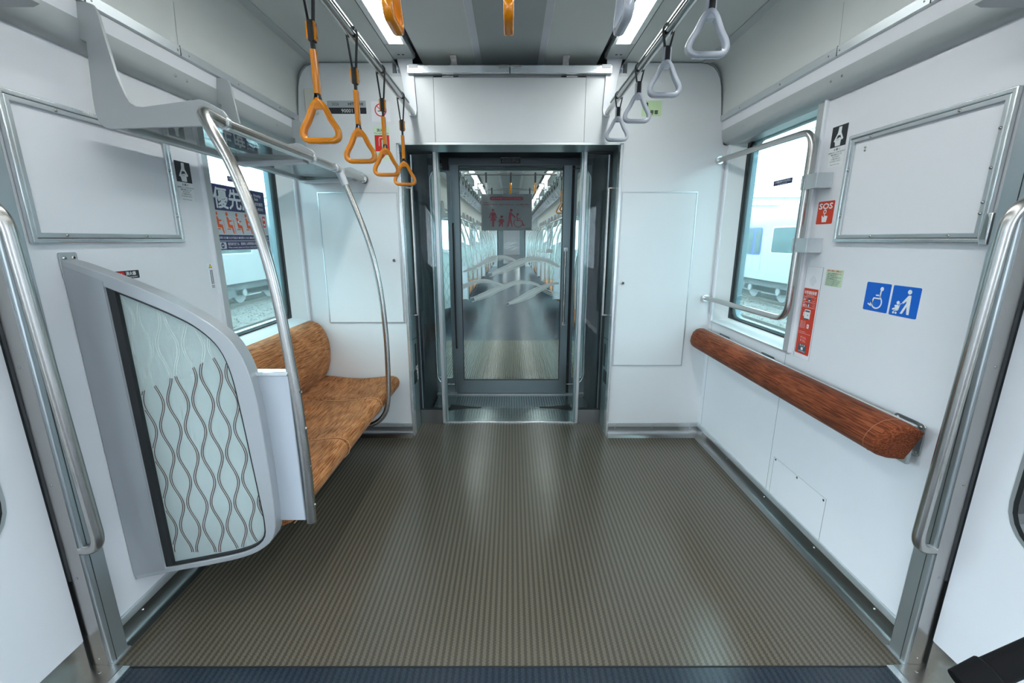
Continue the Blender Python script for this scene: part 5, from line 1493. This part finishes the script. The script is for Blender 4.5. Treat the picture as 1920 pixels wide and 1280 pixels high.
# ceiling grilles
for k in range(4):
    t = thing('air_grille', (0, 6.3 + k * 4.2, 2.37), 'slatted black air grille in the ceiling of the next carriage', 'air grille', 'ceiling air grilles of the next carriage')
    y = 6.3 + k * 4.2
    MB().box(-0.19, 0.19, y - 0.55, y + 0.55, 2.366, 2.383).build('grille_frame', 'satin_light', parent=t, smooth=0)
    g_ = MB()
    for i in range(11): g_.box(-0.165 + i * 0.0315, -0.150 + i * 0.0315, y - 0.5, y + 0.5, 2.362, 2.367)
    g_.build('slats', 'gap', parent=t, smooth=0)
# strap rails, cross rails
for sx, side in ((-1, 'left'), (1, 'right')):
    t = thing('strap_rail', (sx * XR, 13, ZR), 'hand strap rail along the %s of the next carriage' % side, 'rail')
    MB().tube([(sx * XR, 4.5, ZR), (sx * XR, 22.2, ZR)], 0.014, 10).build('rail_tube', 'steel_rail', parent=t)
    br = MB()
    for k in range(8): br.box(sx * 0.55, sx * 0.60, 5.2 + k * 2.3, 5.23 + k * 2.3, 2.09, 2.372)
    br.build('hangers', 'white_part', parent=t, smooth=0)['kind'] = 'stuff'
def small_strap(colour, long, rot, zt, name='hand_strap'):
    mb = MB(); body = 'orange' if colour == 'orange' else 'greyplastic'
    zr = zt - (0.44 if long else 0.215)
    al = (0, 1, 0) if not rot else (1, 0, 0)
    def R(a, z): return (a, 0, z) if not rot else (0, a, z)
    tri = [(0, zr + 0.116), (-0.03, zr + 0.07), (-0.052, zr + 0.026), (-0.042, zr + 0.009), (0, zr + 0.008), (0.042, zr + 0.009), (0.052, zr + 0.026), (0.03, zr + 0.07)]
    mb.use(body); mb.tube([R(a, z) for a, z in tri], 0, 6, closed=True, flat=(al, 0.011, 0.0085))
    if long: mb.tube([R(0, zr + .13), R(0, zr + .25)], 0, 6, flat=(al, 0.013, 0.009))
    mb.use('strap'); mb.tube([R(0.016, zt + 0.016), R(0.002, zt - 0.08), R(0, zr + 0.12)], 0, 6, flat=(al, 0.010, 0.004))
    mb.tube([R(-0.016, zt + 0.016), R(-0.002, zt - 0.08)], 0, 6, flat=(al, 0.010, 0.004)); mb.tube([R(-0.016, zt + .016), R(0.016, zt + .016)], 0, 6, flat=(al, 0.010, 0.003))
    return mb
def far_straps(sx, ys, colour, label, group):
    pro = None
    for y in ys:
        if pro is None:
            pro = small_strap(colour, colour == 'orange', False, 0).build('hand_strap', None, origin=(0, 0, 0), smooth=50)
            tag(pro, label, 'hand strap', group); o = pro
        else:
            o = pro.copy(); COL.objects.link(o)
        o.location = (sx * XR, y, ZR)
for sx, side in ((-1, 'left'), (1, 'right')):
    if sx > 0:
        far_straps(sx, [4.75, 5.12], 'orange', 'orange hand strap at the near right of the next carriage', 'orange straps at the near right of the next carriage')
        ys = [5.6 + 0.36 * k for k in range(45)]
    else:
        ys = [4.75 + 0.36 * k for k in range(47)]
    far_straps(sx, ys, 'grey', 'grey hand strap on the %s rail of the next carriage' % side, 'grey straps on the %s rail of the next carriage' % side)
for k, y in enumerate((5.30, 6.85, 8.4, 10.9, 13.2, 15.6, 18.0, 20.2)):
    t = thing('cross_rail', (0, y, ZR + 0.01), 'cross rail between the strap rails of the next carriage', 'rail', 'cross rails of the next carriage')
    MB().tube([(-0.55, y, ZR + .01), (0.55, y, ZR + .01)], 0.013, 10).build('rail_tube', 'steel_rail', parent=t)
    e = MB()
    for sx in (-1, 1): e.box(sx * 0.535, sx * 0.60, y - .03, y + .03, ZR - .01, ZR + .05)
    e.build('end_blocks', 'white_part', parent=t, smooth=0)
    cols = ('grey', 'orange', 'orange') if k == 0 else ('grey', 'grey', 'grey')
    for x, cl_ in zip((-0.285, 0.0, 0.285), cols):
        if k and x == 0.0: continue
        o = small_strap(cl_, False, True, 0).build('hand_strap', None, origin=(0, 0, 0), smooth=50)
        if k == 0:
            tag(o, {-0.285: 'grey edge-on hand strap on the first cross rail behind the door glass', 0.0: 'orange edge-on hand strap at the centre of the first cross rail behind the glass', 0.285: 'orange edge-on hand strap at the right of the first cross rail behind the glass'}[x], 'hand strap')
        else: tag(o, 'grey edge-on hand strap on the farther cross rails of the next carriage', 'hand strap', 'edge-on grey straps on farther cross rails')
        o.location = (x, y, ZR + .01)
# partitions, seats, poles, racks of the next carriage
def far_partition(sx, y, label, group):
    t = thing('seat_partition', (sx * 1.05, y, 0.184), label, 'seat partition', group)
    o_ = [(sx * -x, z) for x, z in OUT]; i_ = [(sx * -x, z) for x, z in INN]
    o_ = [(p.x, p.y) for p in smooth_path([Vector(p) for p in o_], 24)]; i_ = [(p.x, p.y) for p in smooth_path([Vector(p) for p in i_], 24)]
    MB().ring(o_, i_, 'y', y - .02, y + .02).build('frame', 'satin_light', parent=t, smooth=0)
    MB().prism(i_, 'y', y - .004, y + .004).build('frosted_glass', 'frost', parent=t, smooth=0)
    ln = MB()
    for k in range(8):
        x0 = 1.165 - 0.0405 * k
        P = []
        for q in range(34):
            z = 0.32 + q * 0.02
            if z > 1.12 - 0.6 * (1.15 - x0): break
            P.append((sx * (x0 + 0.0125 * math.sin(2 * PI * z / 0.186 + (PI if k % 2 else 0))), y - .006, z))
        ln.add([(a - .002, b, c) for a, b, c in P] + [(a + .002, b, c) for a, b, c in P], [(i, i + 1, len(P) + i + 1, len(P) + i) for i in range(len(P) - 1)])
    ln.build('wavy_lines', 'seam', parent=t, smooth=0)
    MB().box(sx * 0.715, sx * 0.83, y - .01, y + .015, 0.397, 0.935).build('wing_panel', 'satin_light', parent=t, smooth=0)
    pp = [(abs(x), z) for x, yy, z in p1[:11]]
    MB().tube([(sx * x, y, z) for x, z in pp], 0.0165, 8).build('curved_post', 'steel', parent=t)
    return t
def far_pole(sx, y, label, group):
    t = MB().tube([(sx * abs(x), y, z) for x, _, z in p2], 0.0145, 8).build('grab_pole', 'steel', origin=(sx * 0.9, y, 0.262))
    return tag(t, label, 'pole', group)
SEATS = [(7.15, 10.35), (11.75, 14.95), (16.35, 19.55)]
for sx, side in ((-1, 'left'), (1, 'right')):
    segs = list(SEATS)
    for k, (a, b) in enumerate(segs + [(4.14, 5.75)]):
        near = k == 3
        if near and sx < 0: continue
        lab_ = 'tan seat just past the gangway on the right' if near else 'long tan bench seat on the %s of the next carriage' % side
        t = thing('bench_seat', (sx * 1.05, (a + b) / 2, 0.33), lab_, 'bench seat', None if near else 'long bench seats on the %s of the next carriage' % side)
        MB().prism([(sx * min(-x, 1.322), z) for x, z in bp], 'y', a + .05, b - .05).build('backrest', 'moquette', parent=t, smooth=50)
        MB().prism([(sx * -x, z) for x, z in sp], 'y', a + .05, b - .05).build('seat_cushion', 'moquette', parent=t, smooth=50)
        MB().box(sx * 1.20, sx * 1.32, a + .1, b - .1, 0.12, 0.345).build('heater_box', 'skirt', parent=t, smooth=0)
        rg = thing('luggage_rack', (sx * 1.1, (a + b) / 2, 1.69), 'luggage rack just past the gangway on the right' if near else 'glass luggage rack on the %s of the next carriage' % side, 'luggage rack', None if near else 'luggage racks on the %s of the next carriage' % side)
        nb = 4 if not near else 3
        for q in range(nb):
            y = a + 0.1 + (b - a - 0.2) * q / (nb - 1)
            MB().prism([(sx * -x, z) for x, z in BR], 'y', y, y + .01).build('bracket', 'satin', parent=rg, smooth=0)
        MB().box(sx * 0.925, sx * 1.235, a + .1, b - .1, 1.712, 1.719).build('glass_shelf', 'shelf_glass', parent=rg, smooth=0)
        MB().tube([(sx * 0.9, a + .02, 1.719), (sx * 0.9, b - .02, 1.719)], 0.0165, 10).build('front_rail', 'steel', parent=rg)
        if not near:
            far_partition(sx, a, 'wavy-lined seat partition at the near end of a bench, %s' % side, 'near-end partitions of the next carriage, %s' % side)
            far_partition(sx, b, 'wavy-lined seat partition at the far end of a bench, %s' % side, 'far-end partitions of the next carriage, %s' % side)
            for q in (1, 2): far_pole(sx, a + (b - a) * q / 3, 'curved steel grab pole in front of the %s benches' % side, 'curved grab poles of the next carriage, %s' % side)
        else:
            far_partition(sx, b, 'wavy-lined seat partition of the short seat past the gangway, right', None)
            far_pole(sx, 4.9, 'curved steel grab pole of the short seat past the gangway', None)

# ============================================================ OUTSIDE
gd_ = MB(); gd_.box(-60, 60, -30, 120, -1.6, -1.30); gd_ = gd_.build('ground', 'ballast', smooth=0)
tag(gd_, 'grey stone ballast of the rail yard', 'ground', kind='structure')
ball = MB()
rs = random.Random(3)
for sx in (-1, 1):
    for k in range(9000):
        x = sx * (2.2 + 10.5 * rs.random()); y = 2.0 + 26 * rs.random() ** 1.2
        r = 0.022 + 0.022 * rs.random(); z = -1.30
        a = rs.random() * PI
        c_, s_ = math.cos(a) * r, math.sin(a) * r
        h = r * (0.6 + rs.random() * 0.7)
        ball.add([(x + c_, y + s_, z - .01), (x - s_, y + c_, z - .01), (x - c_, y - s_, z - .01), (x + s_, y - c_, z - .01), (x + c_ * .3, y + s_ * .3, z + h), (x - c_ * .4, y - s_ * .4, z + h * .8)],
                 [(0, 1, 4), (1, 5, 4), (1, 2, 5), (2, 3, 5), (3, 4, 5), (3, 0, 4)])
ball = ball.build('ballast_stones', 'ballast', smooth=0)
tag(ball, 'loose pale ballast stones beside the tracks', 'gravel', kind='stuff')
for x, lb in ((3.0, 'inner rail of the track nearest our carriage'), (4.07, 'outer rail of the track nearest our carriage'), (6.9, 'inner rail of the middle track'), (7.97, 'outer rail of the middle track'), (11.1, 'inner rail beneath the parked train'), (12.17, 'outer rail beneath the parked train')):
    for sx in (-1, 1):
        X = sx * x
        o = MB().prism([(X - .065, -1.30), (X + .065, -1.30), (X + .06, -1.285), (X + .012, -1.265), (X + .012, -1.19), (X + .035, -1.18), (X + .035, -1.15), (X - .035, -1.15), (X - .035, -1.18), (X - .012, -1.19), (X - .012, -1.265), (X - .06, -1.285)], 'y', -10, 90).build('track_rail', 'rail_steel', smooth=0)
        tag(o, 'rusty %s, outside on the %s' % (lb, 'left' if sx < 0 else 'right'), 'railway rail')
def train(sx, xf, label):
    """white train standing on a far track; xf = its near face"""
    t = thing('parked_train', (sx * (xf + 1.4), 22, -1.15), label, 'train')
    prof = [(xf, -0.30), (xf, 1.95), (xf + .03, 2.25), (xf + .16, 2.50), (xf + .45, 2.68), (xf + 1.0, 2.76), (xf + 1.8, 2.76), (xf + 2.35, 2.68), (xf + 2.64, 2.5), (xf + 2.77, 2.25), (xf + 2.8, 1.95), (xf + 2.8, -0.30)]
    cars = [(-18, 1.6), (2.2, 21.8), (22.4, 42.0), (42.6, 62)]
    for a, b in cars:
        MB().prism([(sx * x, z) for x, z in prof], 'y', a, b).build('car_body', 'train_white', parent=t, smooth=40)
        MB().box(sx * (xf + .25), sx * (xf + 2.5), a + 1, b - 1, -0.85, -0.30).build('underframe', 'under', parent=t, smooth=0)
        L_ = b - a
        for q in range(4):
            yc = a + L_ * (q + 0.5) / 4
            d = MB(); d.ring(rrect(yc - .66, 0.02, yc + .66, 1.93, 0.06), rrect(yc - .645, 0.035, yc + .645, 1.915, 0.05), 'x', sx * (xf - .004), sx * (xf + .02)); d.box(sx * (xf - .004), sx * (xf + .02), yc - .006, yc + .006, 0.03, 1.9)
            d.build('door_outline', 'seam', parent=t, smooth=0)
            MB().prism(rrect(yc - .58, 0.72, yc + .58, 1.86, 0.14), 'x', sx * (xf - .010), sx * (xf + .01)).build('door_window_surround', 'train_blue', parent=t, smooth=0)
            for s_ in (-1, 1):
                MB().prism(rrect(yc + s_ * .30 - .21, 0.78, yc + s_ * .30 + .21, 1.80, 0.10), 'x', sx * (xf - .016), sx * (xf + .01)).build('door_window', 'train_glass', parent=t, smooth=0)
            if q < 3:
                yw = yc + L_ / 8
                MB().prism(rrect(yw - 1.15, 0.80, yw + 1.15, 1.86, 0.10), 'x', sx * (xf - .006), sx * (xf + .01)).build('window_frame', 'alu', parent=t, smooth=0)
                MB().prism(rrect(yw - 1.10, 0.85, yw + 1.10, 1.81, 0.08), 'x', sx * (xf - .012), sx * (xf + .01)).build('side_window', 'train_glass', parent=t, smooth=0)
        for yb in (a + 3.2, b - 3.2):
            MB().box(sx * (xf + .25), sx * (xf + .40), yb - 1.6, yb + 1.6, -0.86, -0.55).build('bogie_frame', 'wheel', parent=t, bevel=0.05)
            for yw in (yb - 1.05, yb + 1.05):
                MB().tube([(sx * (xf + .42), yw, -0.73), (sx * (xf + .56), yw, -0.73)], 0.42, 24).build('wheel', 'wheel', parent=t)
                MB().tube([(sx * (xf + .2), yw, -0.73), (sx * (xf + .42), yw, -0.73)], 0.14, 14).build('axle_box', 'wheel', parent=t)
    s = Sign((sx * (xf - .004), 15.9 if sx > 0 else 15.0, 1.62), (0, -1 if sx > 0 else 1, 0), (0, 0, 1)); s.text('90003', 0, 0, 0.32, 'plategrey', 1); s.build('car_number', None, parent=t, smooth=0)
    return t
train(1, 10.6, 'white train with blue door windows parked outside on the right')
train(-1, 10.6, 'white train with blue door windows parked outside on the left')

for sx, side in ((-1, 'left'), (1, 'right')):
    for kk, (y, z) in enumerate(((40, 4.24), (75, 5.4))):
        t = thing('catenary_gantry', (sx * 12, y, -1.3), ('nearer' if kk == 0 else 'farther') + ' steel lattice gantry over the tracks on the %s' % side, 'gantry')
        h = 0.68
        g = MB()
        for zz in (z, z + h):
            for yy in (y - .25, y + .25): g.box(sx * 2, sx * 34, yy - .03, yy + .03, zz - .035, zz + .035)
        g.build('truss_chords', 'gantry', parent=t, smooth=0)
        g = MB()
        for i in range(27):
            x = 2.5 + i * 1.2
            g.tube([(sx * x, y, z), (sx * x, y, z + h)], 0.035, 6); g.tube([(sx * x, y, z), (sx * (x + 1.2), y, z + h)], 0.025, 6)
        g.build('truss_bracing', 'gantry', parent=t, smooth=0)
        g = MB(); g.box(sx * 14.6, sx * 14.9, y - .15, y + .15, -1.3, z + h + 0.8); g.box(sx * 34, sx * 34.3, y - .15, y + .15, -1.3, z + h); g.build('mast', 'gantry', parent=t, smooth=0)
    for q, (x, z) in enumerate(((3.5, 4.0), (3.5, 5.1), (7.4, 4.0), (7.4, 5.1), (11.6, 4.0), (11.6, 5.1))):
        o = MB().tube([(sx * x, -10, z), (sx * x, 90, z)], 0.012, 5).build('overhead_wire', 'gantry', smooth=0)
        tag(o, 'thin overhead power wire above the tracks on the %s' % side, 'overhead wire', 'overhead wires on the %s' % side)
